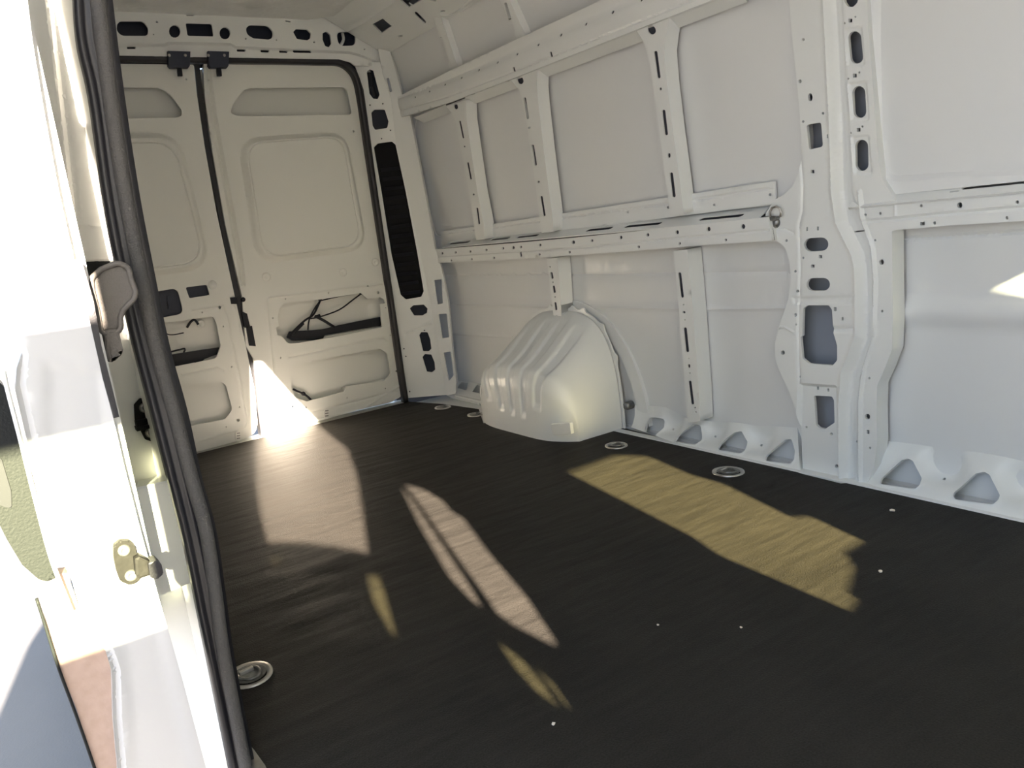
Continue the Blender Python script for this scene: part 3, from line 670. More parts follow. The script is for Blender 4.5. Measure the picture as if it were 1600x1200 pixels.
plate('door_panel', DR, lout, [cl1, cl2, rec_l, latch_o, latch_s] + [dr(ell(u, v, r)) for u, v, r in [(343, 480.5, 2.5), (315.5, 488, 1.2), (348.5, 510, 1.4), (361.5, 573, 1.4), (372, 656.5, 2.8), (374, 636, 1.2), (353, 667, 1.2), (291, 124.5, 1.6), (306, 566, 1.2)]],
      feats=[('step', big_lo, .026, .026), ('line', big_li + [big_li[0]], -.005, .005), ('line', ll(rec_l, -.008), .006, .010),
             ('line', ll(cl1, -.016), .006, .012), ('line', ll(cl2, -.016), .006, .012), ('line', dr([(285, 585), (340, 573), (350, 580)]), -.004, .01),
             ('line', dr([(300, 486), (348, 478), (356, 500), (387, 655), (384, 668), (310, 690)]), .0035, .008), ('line', dr([(365, 478), (372, 495), (375, 522)]), .003, .005)], res=.013, lip=.012, olip=.03, m=WHITED, parent=door_l)
bm = bmesh.new(); S4 = Surf((-.03, 0, 0), Y, Z, X); prism(bm, S4, dr([(225, 452), (284, 443), (293, 496), (240, 505)]), -.02, 0); prism(bm, S4, dr([(262, 463), (266, 462), (268, 482), (264, 483)]), -.002, .012, .002); bm_obj('latch_housing', bm, NAVYP, door_l)
bm = bmesh.new(); prism(bm, S4, dr([(286, 444), (327, 440), (333, 468), (292, 472)]), -.02, 0); bm_obj('handle_cup', bm, NAVYP, door_l)
bm = bmesh.new(); lathe(bm, [(.0, .004), (.004, .004), (.006, .002), (.019, .003), (.022, -.002)], Matrix.Translation(RB_(332, 445, .001)) @ Matrix.Rotation(math.pi / 2, 4, 'Y'), 16); bm_obj('access_plug', bm, WHITED, door_l, None, True)
tube('latch_cable', [RB_(u, v, -.03) for u, v in ((240, 502), (258, 520), (270, 523), (287, 520))], .003, BLACKP, door_l, 6, 5)
tube('latch_cable', [RB_(u, v, -.03) for u, v in ((292, 512), (298, 503), (304, 500), (310, 507))], .006, BLACKP, door_l, 6, 5)
bm = bmesh.new(); lathe(bm, [(.004, .0), (.012, .004), (.016, .006), (.020, .003), (.021, -.004)], Matrix.Translation(RB_(314, 506, -.04)) @ Matrix.Rotation(math.pi / 2, 4, 'Y'), 16); bm_obj('lock_rosette', bm, WHITED, door_l, None, True)
bm = bmesh.new(); prism(bm, S3, S3.px([(240, 566), (256, 556), (318, 546), (342, 543), (344, 552), (318, 560), (316, 564), (262, 575)]), -.01, .01, .003); bm_obj('latch_bar', bm, BLACKP, door_l)
tube('latch_link', [RB_(u, v, -.03) for u, v in ((262, 551), (282, 546), (289, 545), (287, 551))], .0045, BLACKP, door_l, 6, 4)
bm = bmesh.new(); prism(bm, DR, dr([(359, 465), (370, 464), (371, 475), (361, 475)]), -.005, .012, .002); bm_obj('meeting_edge_latch', bm, BLACKP, door_l)

# seals and meeting gap
frame_seal = empty('door_seal', (0, -.82, 1.8)); tag(frame_seal, 'black rubber seal running round the rear door opening', 'seal')
bm = bmesh.new()
sp = seal_path([(634, 628), (628, 590), (612, 480), (600, 400), (585, 300), (571, 205), (563, 150), (557, 124), (547, 108), (530, 98), (500, 96.5), (400, 94.5), (300, 93), (172, 91.5)], HD, .0) + [(.02, -1.58, 1.80), (.02, -1.63, 1.74), (.02, -1.64, 1.6), (.02, -1.64, .03)]
sweep(bm, smoothpath(sp, 4), [(-.014, -.03), (.014, -.03), (.014, .012), (.007, .018), (-.007, .018), (-.014, .012)], up=(1, 0, 0)); bm_obj('rubber_lip', bm, RUBBER, frame_seal, None, True)
bm = bmesh.new()
sweep(bm, seal_path([(307, 100), (313, 150), (323, 220), (344, 330), (366, 440), (384, 520), (400, 600), (412, 684)], DR, -.02), [(-.012, -.05), (.012, -.05), (.012, .004), (-.012, .004)], up=(1, 0, 0)); bm_obj('meeting_strip', bm, RUBBER, frame_seal)
# threshold
box_struct('trim_1', (-.09, -1.64, -.03), (.0145, .0, -.002), WHITED)
# check-strap plates on the header
for (u, w2, lab) in ((277, 17.5, 'left of the two black latch brackets above the rear doors'), (338, 16.5, 'right of the two black latch brackets above the rear doors')):
    b_ = empty('latch_bracket', tuple(HD.world(*HD.at(u, 95), .02))); tag(b_, lab, 'bracket', 'black brackets over the rear doors')
    bm = bmesh.new(); prism(bm, HD, HD.px([(u - w2, 83), (u + w2, 84), (u + w2 - 1, 106), (u + w2 - 3, 109), (u - w2 + 4, 109), (u - w2 + 1, 105), (u - w2 + 1, 98)]), .012, .045, .004); bm_obj('bracket_body', bm, NAVYP, b_)
    bm = bmesh.new(); prism(bm, HD, HD.px([(u - 2, 108), (u + 4, 108), (u + 5, 114), (u + 6, 121), (u - 1, 121), (u - 2, 114)]), .02, .038, .003); bm_obj('latch_tongue', bm, BLACKP, b_)
    for s in (-1, 1):
        bm = bmesh.new(); lathe(bm, [(0, .006), (.006, .005), (.007, 0)], Matrix.Translation(HD.world(*HD.at(u + s * 12.5, 86.5, .045), .045)) @ Matrix.Rotation(math.pi / 2, 4, 'Y'), 8); bm_obj('bolt', bm, ZINC, b_, None, True)

# ================================================================== CENTRE PILLAR, RIGHT-HAND RAIL AND PANELS
pp = PIL.px
PO = [(1222, -190), (1231, -30), (1236, 40), (1243, 110), (1249, 170), (1252, 215), (1251, 250), (1247, 272), (1238, 292), (1224, 305), (1212, 311), (1196, 333), (1196, 377), (1214, 377), (1227, 387), (1234, 410), (1236, 440), (1231, 470), (1219, 505), (1211, 535), (1211, 560), (1218, 580), (1233, 612), (1243, 640), (1248, 670), (1250, 742), (1312, 757), (1352, 757), (1364, 730), (1368, 692), (1367, 640), (1368, 604), (1380, 577), (1391, 548), (1393, 500), (1392, 440), (1391, 362), (1397, 360), (1480, 353), (1640, 343), (1640, 296), (1500, 308), (1400, 317), (1388, 300), (1376, 281), (1371, 255), (1366, 200), (1360, 120), (1354, 40), (1350, -30), (1344, -190)]
PO = pp(PO)
ph = [rnd(pp([(1260, 195), (1283, 191), (1286, 229), (1264, 234)]), .008, 3), pp(ell(1266, 152, 3.8, 6.5)), pp(slot(1267, 382.5, 1284, 381.5, 10.5, 8)),
      pp(slot(1270.5, 444.5, 1287, 444.2, 10, 8)),
      rnd(pp([(1255, 482), (1262, 477), (1295, 477), (1300, 484), (1302, 520), (1308, 540), (1308, 563), (1301, 571), (1264, 568), (1254, 560), (1251, 526), (1254, 525)]), .008, 3),
      rnd(pp([(1268, 620), (1272, 619.5), (1296, 621), (1299, 627), (1300, 662), (1285, 672), (1276, 670), (1271, 665)]), .006, 3),
      rnd(pp([(1316, -8), (1322, -16), (1330, -16), (1337, -8), (1338, 3), (1330, 11), (1322, 10), (1317, 3)]), .01, 3)]
for (x0, y0, x1, y1) in ((1321, 49, 1344.5, 99), (1327.5, 135, 1349.5, 184), (1332, 219, 1353, 267)):
    ph.append(pp(slot(x0 + 10.2, y0 + 9.5, x1 - 10.2, y1 - 9.5, 10, 8)))
SM = [(1255, 62, 2.2), (1250, 127, 2.6), (1286, 177, 2), (1255, 190, 1.9), (1229, 376, 2), (1255, 403, 1.7), (1243, 424, 1.9), (1246, 455, 2), (1243, 492, 2.4), (1244, 507, 1.5), (1223, 551, 3.4), (1249.5, 589, 1.8), (1295, 680, 2.2), (1256, 669, 1.7), (1303, 730, 2.6),
      (1365, 376, 1.8), (1375, 410, 4), (1376, 487, 1.9), (1356, 592, 1.8), (1353, 652, 4.2), (1334, 692, 1.7), (1357, 701, 1.9), (1317, 36, 1.5), (1334, 26, 1.5), (1323, 123, 1.5), (1340, 113, 1.5), (1327, 208, 1.5), (1345, 198, 1.5),
      (1350, 336, 1.9), (1373, 334, 2), (1437, 322, 2.3), (1497, 321, 4.3), (1587, 316, 2.6), (1458, 349, 2.3), (1571, 341, 2.4)]
for u, v, r in SM: ph.append(pp(ell(u, v, r, r * 1.1, 9)))
for u, v, a, b_ in [(1261, 358, 1.3, 3), (1278, 357, 1.3, 3), (1282, 401, 2.6, 2.4), (1270, 416, 2.6, 2.4), (1269.5, 268, 2.9, 2.7), (1305, 483, 2, 3), (1316.5, 498, 1.6, 2.6), (1274, 608, 1.4, 2.8), (1290, 611, 1.6, 2.4), (1326, 32, 2.9, 2.9), (1333, 118, 2.9, 2.9), (1339, 203, 2.9, 2.9), (1439, 350, 3.4, 2.6), (1354, 676, 2, 3), (1293, 213, 1, 3)]:
    ph.append(pp([(u - a, v - b_), (u + a, v - b_), (u + a, v + b_), (u - a, v + b_)]))
ph.append(pp([(1328, 362.5), (1349, 360), (1349, 362), (1328, 364.5)]))
La = [(1284, -60), (1288, 20), (1292, 100), (1297, 200), (1300, 300), (1307, 350), (1332, 400), (1336, 420), (1337, 460), (1337, 525), (1315, 582), (1311, 640), (1312, 780)]
Lb = [(1300, -60), (1306, 20), (1310, 100), (1316, 200), (1321, 300), (1332, 342), (1350, 382), (1353, 425), (1356, 525), (1335, 587), (1330, 640), (1331, 700), (1333, 780)]
Lc = [(1340, 300), (1345, 345), (1361, 390), (1365, 440), (1362, 525), (1347, 575), (1341, 620), (1341, 780)]
far_ = [(1700, 780), (1700, -60)]
pfe = [('step', pp(La + far_), -.022, .024), ('step', pp(Lb + far_), .014, .02), ('line', pp(La), .005, .012), ('line', pp(Lb), .004, .010),
       ('line', pp(Lc), .008, .010),
       ('step', rnd(pp([(1246, 598), (1308, 602), (1313, 780), (1240, 780)]), .01), -.014, .012),
       ('step', pp([(1236, 463), (1338, 461), (1330, 475), (1240, 477)]), -.004, .008),
       ('line', pp([(1303, 515), (1331, 514)]), -.007, .012),
       ('line', pp([(1249, 230), (1254, 290), (1253, 330), (1248, 350), (1250, 420), (1247, 520), (1249, 600)]), -.004, .008),
       ('line', pp([(1196, 360), (1225, 357), (1239, 364)]), -.004, .007), ('line', pp([(1194, 377), (1193, 340), (1200, 329)]), -.003, .005),
       ('line', pp([(1213, 512), (1226, 511), (1240, 519)]), .004, .006),
       ('line', pp([(1345, 346.5), (1395, 343), (1480, 334), (1640, 322)]), -.006, .007), ('line', pp([(1396, 313), (1396, 338)]), .003, .006)]
for (y0, y1, xa, xb) in ((42, 104, 1313, 1350), (128, 190, 1320, 1357), (212, 274, 1325, 1361)):
    pfe.append(('step', rnd(pp([(xa, y0), (xb - 5, y0 - 3), (xb, y1), (xa + 6, y1)]), .01, 3), -.005, .008))
for hpoly in (ph[2], ph[3], ph[5]):
    pfe.append(('line', ll(hpoly, -.008), .004, .010))
plate('centre_pillar', PIL, PO, ph, feats=pfe, res=.012, h=0, lip=.010, olip=.06, parent=wall)
box_struct('pillar_backing', (2.15, .338, .0), (2.665, .344, 2.0), CAV, parent=wall)
box_struct('sill_backing', (.1, .30, -.02), (4.3, .39, .0), SKIN, parent=wall)
# ledge above right rail with the long slot
PR = Surf((0, .245, PIL.at(1500, 308)[1]), X, (0, .06, .045), (0, -1, 1))
plate('side_rail_ledge', PR, [(2.60, 0), (4.1, 0), (4.1, .075), (2.60, .075)], [slot(PR.at(1508, 293)[0], PR.at(1508, 293)[1], 3.6, PR.at(1508, 293)[1] + .0, .008), slot(*PR.at(1486, 299.5), PR.at(1486, 299.5)[0] + .018, PR.at(1486, 299.5)[1], .003), slot(*PR.at(1447, 298), PR.at(1447, 298)[0] + .018, PR.at(1447, 298)[1], .003)], res=.03, lip=.006, parent=wall)
# upper right pressed panel
plate('side_window_panel', PIL, [(2.69, .86), (4.3, .86), (4.3, 2.0), (2.665, 2.0), (2.665, 1.2)], feats=[('step', rnd(pp([(1376, -250), (1372, 60), (1376, 245), (1384, 272), (1400, 283), (1800, 262), (1800, -250)], -.05), .06, 5), -.010, .016)], res=.03, h=-.026, lip=.01, m=SKIN, parent=wall)
groove('weld_bead', PIL, [(1354, 40), (1361, 120), (1368, 200), (1372, 240), (1377, 268), (1388, 281), (1402, 284), (1420, 280)], .0025, -.034, wall)
# lower right skin with horizontal swages
PL2 = [(2.64, .0), (4.3, .0), (4.3, .82), (2.64, .82)]
plate('side_lower_panel', PIL, PL2, feats=[('step', pp([(1350, 372), (1800, 345), (1800, 488), (1350, 455)], -.09), .0, .02), ('line', pp([(1350, 483), (1800, 497)], -.09), .016, .055), ('line', pp([(1420, 372), (1600, 362)], -.09), -.005, .007)],
      res=.025, h=-.085, lip=.01, m=SKIN, parent=wall)

# ---- sill pressing with triangular openings
SIL = Surf((0, .238, 0), X, (0, .09, .13), (0, -1, 1))
sx = SIL.px
def z4(ox, oy, pts, s=4.): return [(ox + a / s, oy + b_ / s) for a, b_ in pts]
t_h = [z4(960, 480, p) for p in ([(195, 725), (215, 688), (300, 692), (290, 740), (258, 800), (212, 800), (195, 775)], [(380, 838), (400, 800), (500, 732), (535, 737), (535, 830), (508, 860), (382, 845)],
                                 [(650, 880), (662, 850), (752, 785), (797, 775), (817, 830), (810, 900), (788, 915), (655, 892)], [(945, 945), (957, 918), (1072, 830), (1110, 825), (1132, 900), (1125, 955), (1103, 980), (950, 962)])]
t_h2 = [z4(1200, 560, p) for p in ([(703, 778), (712, 750), (842, 636), (880, 628), (907, 642), (952, 745), (950, 790), (923, 818), (715, 788)], [(1158, 862), (1166, 838), (1302, 720), (1357, 712), (1387, 730), (1442, 850), (1438, 882), (1408, 916), (1175, 884)])]
def dimples(cs, r=(.055, .045), d=-.036):
    def f(rv):
        h = np.zeros(len(rv))
        for (u, v, k) in cs:
            x, t = SIL.at(u, v); h += d * k * np.exp(-((((rv[:, 0] - x) / r[0]) ** 2) ** 1.5 + (((rv[:, 1] - t) / r[1]) ** 2) ** 1.5))
        return h
    return f
def sill(name, outline, holes, dots, dim):
    H = [rnd(sx(h), .012, 4) for h in holes]
    fe_ = []
    for h in H: fe_ += [('line', ll(h, -.006), .006, .012)]
    return plate(name, SIL, sx(outline), H + [sx(ell(*d, n=8)) for d in dots], feats=fe_, hf=dimples(dim), res=.012, lip=.008, olip=.03, parent=wall)
sill('sill_pressing', [(985, 667), (990, 648), (992, 632), (1040, 636), (1075, 654), (1130, 658), (1180, 664), (1246, 668), (1250, 743), (1190, 722), (1120, 707), (1050, 690)], t_h, [(1043, 666, 1.8), (1109, 677, 1.8), (1181, 690.5, 2)],
     [(1046, 662, 1), (1112, 674, 1.0), (1184, 686, 1.0), (1000, 655, .4)])
sill('sill_pressing', [(1330, 752), (1342, 725), (1366, 700), (1372, 686), (1398, 690), (1600, 716), (1700, 730), (1700, 845), (1600, 814), (1450, 778), (1352, 757)], t_h2, [(1465.5, 741, 2.4), (1592.5, 765, 2.6)],
     [(1470, 731, 1.3), (1600, 758, 1.3), (1345, 735, .5)])
bm = bmesh.new(); add_box(bm, (.15, .225, -.02), (4.3, .26, .003), .002); bm_obj('sill_flange', bm, WHITE, wall)
bm = bmesh.new(); prism(bm, Surf((0, .332, 0), X, Z, (0, -1, 0)), Surf((0, .332, 0), X, Z, (0, -1, 0)).px([(1141, 682), (1163, 686), (1163, 702), (1143, 698)]), 0, .006); bm_obj('sill_aperture', bm, NAVYP, wall)

# ---- D-ring on the pillar gusset
dring = empty('wall_tie_ring', tuple(PIL.world(*PIL.at(1212, 338), .01))); tag(dring, 'steel D-ring hanging on a stud at the front end of the belt rail', 'tie ring')
bm = bmesh.new()
sweep(bm, [PIL.world(*PIL.at(u, v, .02), .02) for u, v in [(1204, 339), (1203, 331), (1206, 325), (1212, 322.5), (1218, 325), (1220.5, 331), (1219, 339)]], circ(.0035, 8), up=Y)
bm_obj('ring', bm, ZINC, dring, None, True)
bm = bmesh.new(); prism(bm, PIL, PIL.px([(1202, 337), (1221, 337), (1219, 342), (1216, 344), (1208, 344), (1203, 342)]), .004, .022, .003); bm_obj('ring_bracket', bm, STEEL, dring)
bm = bmesh.new(); y0, z0 = PIL.at(1212, 348); lathe(bm, [(.0, .012), (.012, .010), (.017, .002), (.017, -.004)], Matrix.Translation(PIL.world(y0, z0, 0)) @ Matrix.Rotation(math.pi / 2, 4, 'X'), 16); bm_obj('stud', bm, STEEL, dring, None, True)

# ================================================================== WHEEL ARCH
wa = empty('wheel_arch_box', (1.15, .1, 0)); tag(wa, 'white ribbed wheel arch box rising from the floor against the side wall', 'wheel arch')
XC, AX, BZ, Y0, DY = 1.150, .345, .50, .275, .315
def arch_pt(th, q):
    """th 0..pi front->rear over the top; q 0 wall .. .55 top edge of inner face .. 1 floor"""
    ct, st_ = math.cos(th), math.sin(th)
    rr = (abs(ct) ** 3.4 + abs(st_) ** 3.0) ** (-1 / 3.2)
    ux, uz = ct * rr, max(0., st_ * rr)
    rr2 = (abs(ct) ** 4 + abs(st_) ** 3.4) ** (-1 / 3.7)
    vx, vz = ct * rr2, max(0., st_ * rr2)
    D = DY * (1 - (.26 if ct > 0 else .12) * abs(vx) ** 7)
    k = min(1, q / .55)
    m = k * k * (3 - 2 * k) * .5 + k * .5
    x = AX * (ux * (1 - m) + vx * .985 * m); z = BZ * (uz * (1 - m) + vz * .60 * m); y = Y0 - D * .93 * k
    if q > .55:
        j = (q - .55) / .45
        z = z * (1 - j); x = x * (1 - .30 * j ** .8 * (1 - min(1, abs(vx)) ** 3))
        y = Y0 - D * (.93 + .07 * min(1, j * 5) - .0 * j)
    return x, y, z
bm = bmesh.new(); NT, NQ = 200, 90; G = []
flutes = [.325, .42, .515, .61, .70, .78]
P3 = np.zeros((NT + 1, NQ + 1, 3))
for i in range(NT + 1):
    th = math.pi * i / NT
    for j in range(NQ + 1): P3[i, j] = arch_pt(th, j / NQ)
# round the ridge between top and inner face
for it in range(10):
    Q = P3.copy()
    Q[:, 1:-1] = .5 * P3[:, 1:-1] + .25 * (P3[:, :-2] + P3[:, 2:])
    lo_, hi_ = int(.40 * NQ), int(.72 * NQ); P3[:, lo_:hi_] = Q[:, lo_:hi_]
dT = np.gradient(P3, axis=0); dQ = np.gradient(P3, axis=1); NR = np.cross(dT, dQ); NR /= np.linalg.norm(NR, axis=2)[:, :, None] + 1e-12
if NR[NT // 2, 10, 2] < 0: NR = -NR
for i in range(NT + 1):
    row = []
    for j in range(NQ + 1):
        q = j / NQ; f = i / NT; g = 0
        if .10 < q < .90 and 0 < i < NT:
            for n_, c in enumerate(flutes):
                qe = (.80, .88, .88, .86, .80, .72)[n_]
                if q > qe: continue
                w2 = .030 * (1 - .25 * q); t = abs(f - c) / w2
                if t < 1: g = max(g, min(1, (q - .10) / .10) * min(1, (qe - q) / .04) * min(1, (1 - t) / .30))
        d = -.010 * g
        row.append(bm.verts.new((XC + P3[i, j, 0] + NR[i, j, 0] * d, P3[i, j, 1] + NR[i, j, 1] * d, P3[i, j, 2] + NR[i, j, 2] * d)))
    G.append(row)
for i in range(NT):
    for j in range(NQ):
        try: bm.faces.new((G[i][j], G[i + 1][j], G[i + 1][j + 1], G[i][j + 1]))
        except ValueError: pass
bmesh.ops.remove_doubles(bm, verts=bm.verts, dist=1e-5)
ab = bm_obj('arch_shell', bm, WHITE, wa, None, True)
bm = bmesh.new(); AF = Surf((0, Y0 - DY * .985, 0), X, Z, (0, -1, 0))
prism(bm, AF, rnd(AF.px([(862, 662), (892, 660), (894, 678), (866, 680)]), .006, 3), -.01, .006, .003); bm_obj('pressed_boss', bm, WHITE, wa)
# welding flange with tabs
bm = bmesh.new(); prevr = None
for i in range(NT + 1):
    th = math.pi * i / NT; x, y, z = arch_pt(th, 0); ct, st_ = math.cos(th), math.sin(th)
    wdt = .012
    for c in (.18, .27, .37, .43, .47, .57): wdt += .016 * math.exp(-((i / NT - c) / .011) ** 2)
    a = bm.verts.new((XC + x, Y0 + .002, z)); b2 = bm.verts.new((XC + x + ct * wdt, Y0 + .002, z + st_ * wdt)); c2 = bm.verts.new((XC + x + ct * wdt, Y0 + .010, z + st_ * wdt)); d2 = bm.verts.new((XC + x, Y0 + .010, z))
    r = (a, b2, c2, d2)
    if prevr:
        for k in range(4): bm.faces.new((prevr[k], prevr[(k + 1) % 4], r[(k + 1) % 4], r[k]))
    prevr = r
bm_obj('weld_flange', bm, WHITE, wa)
# outer wheel house ring behind it
bm = bmesh.new()
pth = [(XC + .05 + .40 * math.cos(t), .315, .02 + .49 * math.sin(t)) for t in np.linspace(0, math.pi * .62, 30)]
sweep(bm, pth, [(-.03, -.02), (.03, -.02), (.03, .012), (-.03, .012)], up=(0, -1, 0)); bm_obj('outer_wheel_house', bm, SKIN, wa)
bm = bmesh.new(); q0 = WALLR.world(*WALLR.at(994, 630)); lathe(bm, [(0, .02), (.014, .018), (.018, .008), (.018, -.02)], Matrix.Translation((q0[0], .30, q0[2])) @ Matrix.Rotation(math.pi / 2, 4, 'X'), 14); bm_obj('rubber_bung', bm, STEEL, wa, None, True)

# ================================================================== FLOOR TIE-DOWNS AND CRUMBS
def tie(u, v, rz, label, sc=1.0, half=False):
    x, y = FL.at(u, v); t = empty('floor_tie_down', (x, y, .001), rz); tag(t, label, 'tie-down', 'recessed steel tie-downs in the floor')
    bm = bmesh.new()
    lathe(bm, [(.050 * sc, .0), (.049 * sc, .004), (.040 * sc, .0035), (.034 * sc, -.004)], None, 28)
    for vv in bm.verts: vv.co.x *= 1.12
    o = bm_obj('rim', bm, ZINC, t, None, True); o.matrix_parent_inverse.identity()
    bm = bmesh.new(); lathe(bm, [(.036 * sc, -.002), (.030 * sc, -.005), (0, -.006)], None, 24)
    for vv in bm.verts: vv.co.x *= 1.12; vv.co.z += .006
    o = bm_obj('cup', bm, STEEL, t, None, True); o.matrix_parent_inverse.identity()
    bm = bmesh.new(); sweep(bm, smoothpath([(-.026 * sc, -.012 * sc, .005), (-.026 * sc, .012 * sc, .005), (-.010 * sc, .022 * sc, .006), (.012 * sc, .020 * sc, .006), (.027 * sc, .008 * sc, .006), (.027 * sc, -.008 * sc, .006), (.012 * sc, -.020 * sc, .006), (-.010 * sc, -.022 * sc, .006), (-.026 * sc, -.012 * sc, .005)], 4), circ(.0036, 8))
    o = bm_obj('ring', bm, STEEL, t, None, True); o.matrix_parent_inverse.identity()
    bm = bmesh.new(); add_box(bm, (-.022 * sc, -.016 * sc, .0), (-.012 * sc, .016 * sc, .009), .002); o = bm_obj('hinge_bar', bm, ZINC, t); o.matrix_parent_inverse.identity()
tie(390, 1056, .1, 'recessed steel tie-down half hidden by the black seal, nearest the camera', 1.0)
tie(1138, 738, .1, 'recessed steel tie-down in shade beside the triangular sill openings', 1.0)
tie(963, 697, .1, 'recessed steel tie-down just in front of the wheel arch box', .85)
tie(743, 648.5, .1, 'recessed steel tie-down peeping out behind the wheel arch box', .8)
tie(692, 637, .1, 'recessed steel tie-down in the far corner by the rear pillar', .85)
for k, (u, v, r, lab) in enumerate([(1394, 799, .007, 'pale crumb on the black floor in shade near the right sill'), (1376, 894, .005, 'tiny white crumb on the floor just right of the greenish sun patch'), (865, 1132, .004, 'pale crumb on the floor at the bottom centre'), (1158, 981, .003, 'tiny pale speck on the floor below the greenish sun patch'), (1028, 977, .003, 'faint speck on the floor between the sun slivers and the greenish patch')]):
    x, y = FL.at(u, v); bm = bmesh.new(); bmesh.ops.create_icosphere(bm, subdivisions=2, radius=r)
    for q in bm.verts: q.co *= random.uniform(.7, 1.15); q.co.z *= .6
    bmesh.ops.translate(bm, verts=bm.verts, vec=(x, y, r * .45)); o = bm_obj('crumb', bm, CRUMB); tag(o, lab, 'crumb', 'crumbs on the floor')

# ================================================================== NEAR SIDE: PILLAR JAMB, SEALS, OPEN SLIDING DOOR
JX = Surf((2.60, 0, 0), Y, Z, X); JB = Surf((2.30, 0, 0), Y, Z, X)
jb = JB.px
jo = [(20, -60), (135, -60), (150, 60), (172, 200), (190, 330), (208, 420), (232, 520), (262, 640), (288, 745), (305, 830), (325, 905), (348, 1020), (380, 1230), (300, 1230), (225, 930), (175, 720), (120, 560), (70, 380), (40, 200)]
jamb = plate('door_jamb', JB, jb(jo), [], feats=[('step', jb([(60, 407), (300, 403), (420, 900), (500, 1300), (200, 1300), (100, 700)]), -.03, .012),
        ('line', jb([(62, -60), (100, 250), (118, 400)]), .010, .018),
        ('line', jb([(76, -60), (110, 250), (126, 400)]), -.006, .008), ('line', jb([(118, 352), (180, 355)]), .003, .008), ('line', jb([(75, 10), (118, 10)]), -.004, .006), ('line', jb([(180, 500), (225, 500)]), -.003, .006)],
        res=.012, lip=.01, olip=.06, m=WHITE, parent=wl)
bm = bmesh.new(); add_box(bm, (2.20, -1.74, -.1), (2.255, -1.60, 2.0), .01); bm_obj('pillar_box', bm, WHITE, wl)
bm = bmesh.new(); add_box(bm, (2.27, -1.640, -.1), (2.55, -1.624, 2.0), .003); bm_obj('pillar_return', bm, WHITE, wl)
bm = bmesh.new(); JF = Surf((2.50, 0, 0), Y, Z, X); JK = Surf((2.28, 0, 0), Y, Z, X)
fr = [bm.verts.new(JF.world(*JF.at(u, v))) for u, v in [(213, 762), (286, 745), (296, 800), (316, 903), (252, 930), (232, 850)]]
bk = [bm.verts.new(JK.world(*JK.at(u, v))) for u, v in [(216, 752), (283, 732), (294, 798), (312, 898), (254, 924), (236, 850)]]
bm.faces.new(fr); bm.faces.new(bk[::-1])
for i in range(6): bm.faces.new((fr[i], bk[i], bk[(i + 1) % 6], fr[(i + 1) % 6]))
bmesh.ops.recalc_face_normals(bm, faces=bm.faces); bmesh.ops.bevel(bm, geom=[e for e in bm.edges if e.verts[0] in fr and e.verts[1] in fr], offset=.003, segments=2, affect='EDGES')
bm_obj('pillar_block', bm, WHITE, wl)
# door opening seal
ns = empty('door_seal', tuple(JX.world(*JX.at(255, 640)))); tag(ns, 'black and grey rubber seal running down the near door pillar at the left', 'seal')
def jpath(pts, h=0): return smoothpath([JX.world(*JX.at(u, v, h), h) for u, v in pts], 5)
blk = [(130, -40), (136, 60), (155, 150), (176, 300), (195, 405), (219, 520), (250, 640), (279, 755), (301, 845), (318, 930), (337, 1025), (372, 1200), (378, 1230)]
bm = bmesh.new(); sweep(bm, jpath(blk, -.01), [(-.015, -.02), (.014, -.02), (.014, .006), (.008, .012), (.003, .006), (-.001, .005), (-.005, .010), (-.010, .010), (-.015, .002)], up=X); bm_obj('rubber_lips', bm, RUBBER, ns, None, True)
gry = [(150, -40), (153, 0), (172, 150), (195, 300), (216, 410), (243, 540), (272, 645), (300, 750), (322, 830), (337, 930), (350, 1025), (384, 1200), (390, 1230)]
bm = bmesh.new(); sweep(bm, jpath(gry, .0), circ(.0115, 12, .014), up=X); bm_obj('trim_bulb', bm, FLOCK, ns, None, True)
bm = bmesh.new(); sweep(bm, jpath([(u + (9 if v < 700 else 4), v) for u, v in gry], -.012), [(-.012, -.03), (.004, -.03), (.004, .004), (-.012, .004)], up=X); bm_obj('seal_carrier', bm, RUBBER, ns, None, True)
# striker on the pillar
def bolt(bm, c, r, n=14):
    Mx = Matrix.Translation(c) @ Matrix.Rotation(math.pi / 2, 4, 'Y')
    lathe(bm, [(0, r * .15), (r * .35, r * .15), (r * .4, r * .55), (r * .8, r * .5), (r, r * .1), (r * 1.05, -r * .2)], Mx, n)
S5 = Surf((2.273, 0, 0), Y, Z, X); s5 = S5.px
stk = empty('door_striker', tuple(S5.world(*S5.at(232, 655), 0))); tag(stk, 'dark steel door striker with two bolts on the grey pillar jamb', 'door striker')
bm = bmesh.new(); prism(bm, S5, rnd(s5([(210, 655), (209, 632), (218, 622), (232, 622), (242, 634), (245, 650), (252, 668), (250, 683), (240, 690), (226, 686), (217, 668)]), .006, 4), 0, .007, .002); bm_obj('base_plate', bm, STEELD, stk)
bm = bmesh.new(); prism(bm, S5, s5([(209, 656), (246, 647), (255, 655), (211, 666)]), .005, .022, .003); prism(bm, S5, s5([(209, 665), (256, 655), (258, 660), (211, 671)]), .005, .030, .003); bm_obj('striker_wedge', bm, STEELD, stk)
for p in ((225.5, 637), (235, 676)):
    bm = bmesh.new(); bolt(bm, S5.world(*S5.at(*p, .007), .007), .010); bm_obj('bolt', bm, STEEL, stk, None, True)

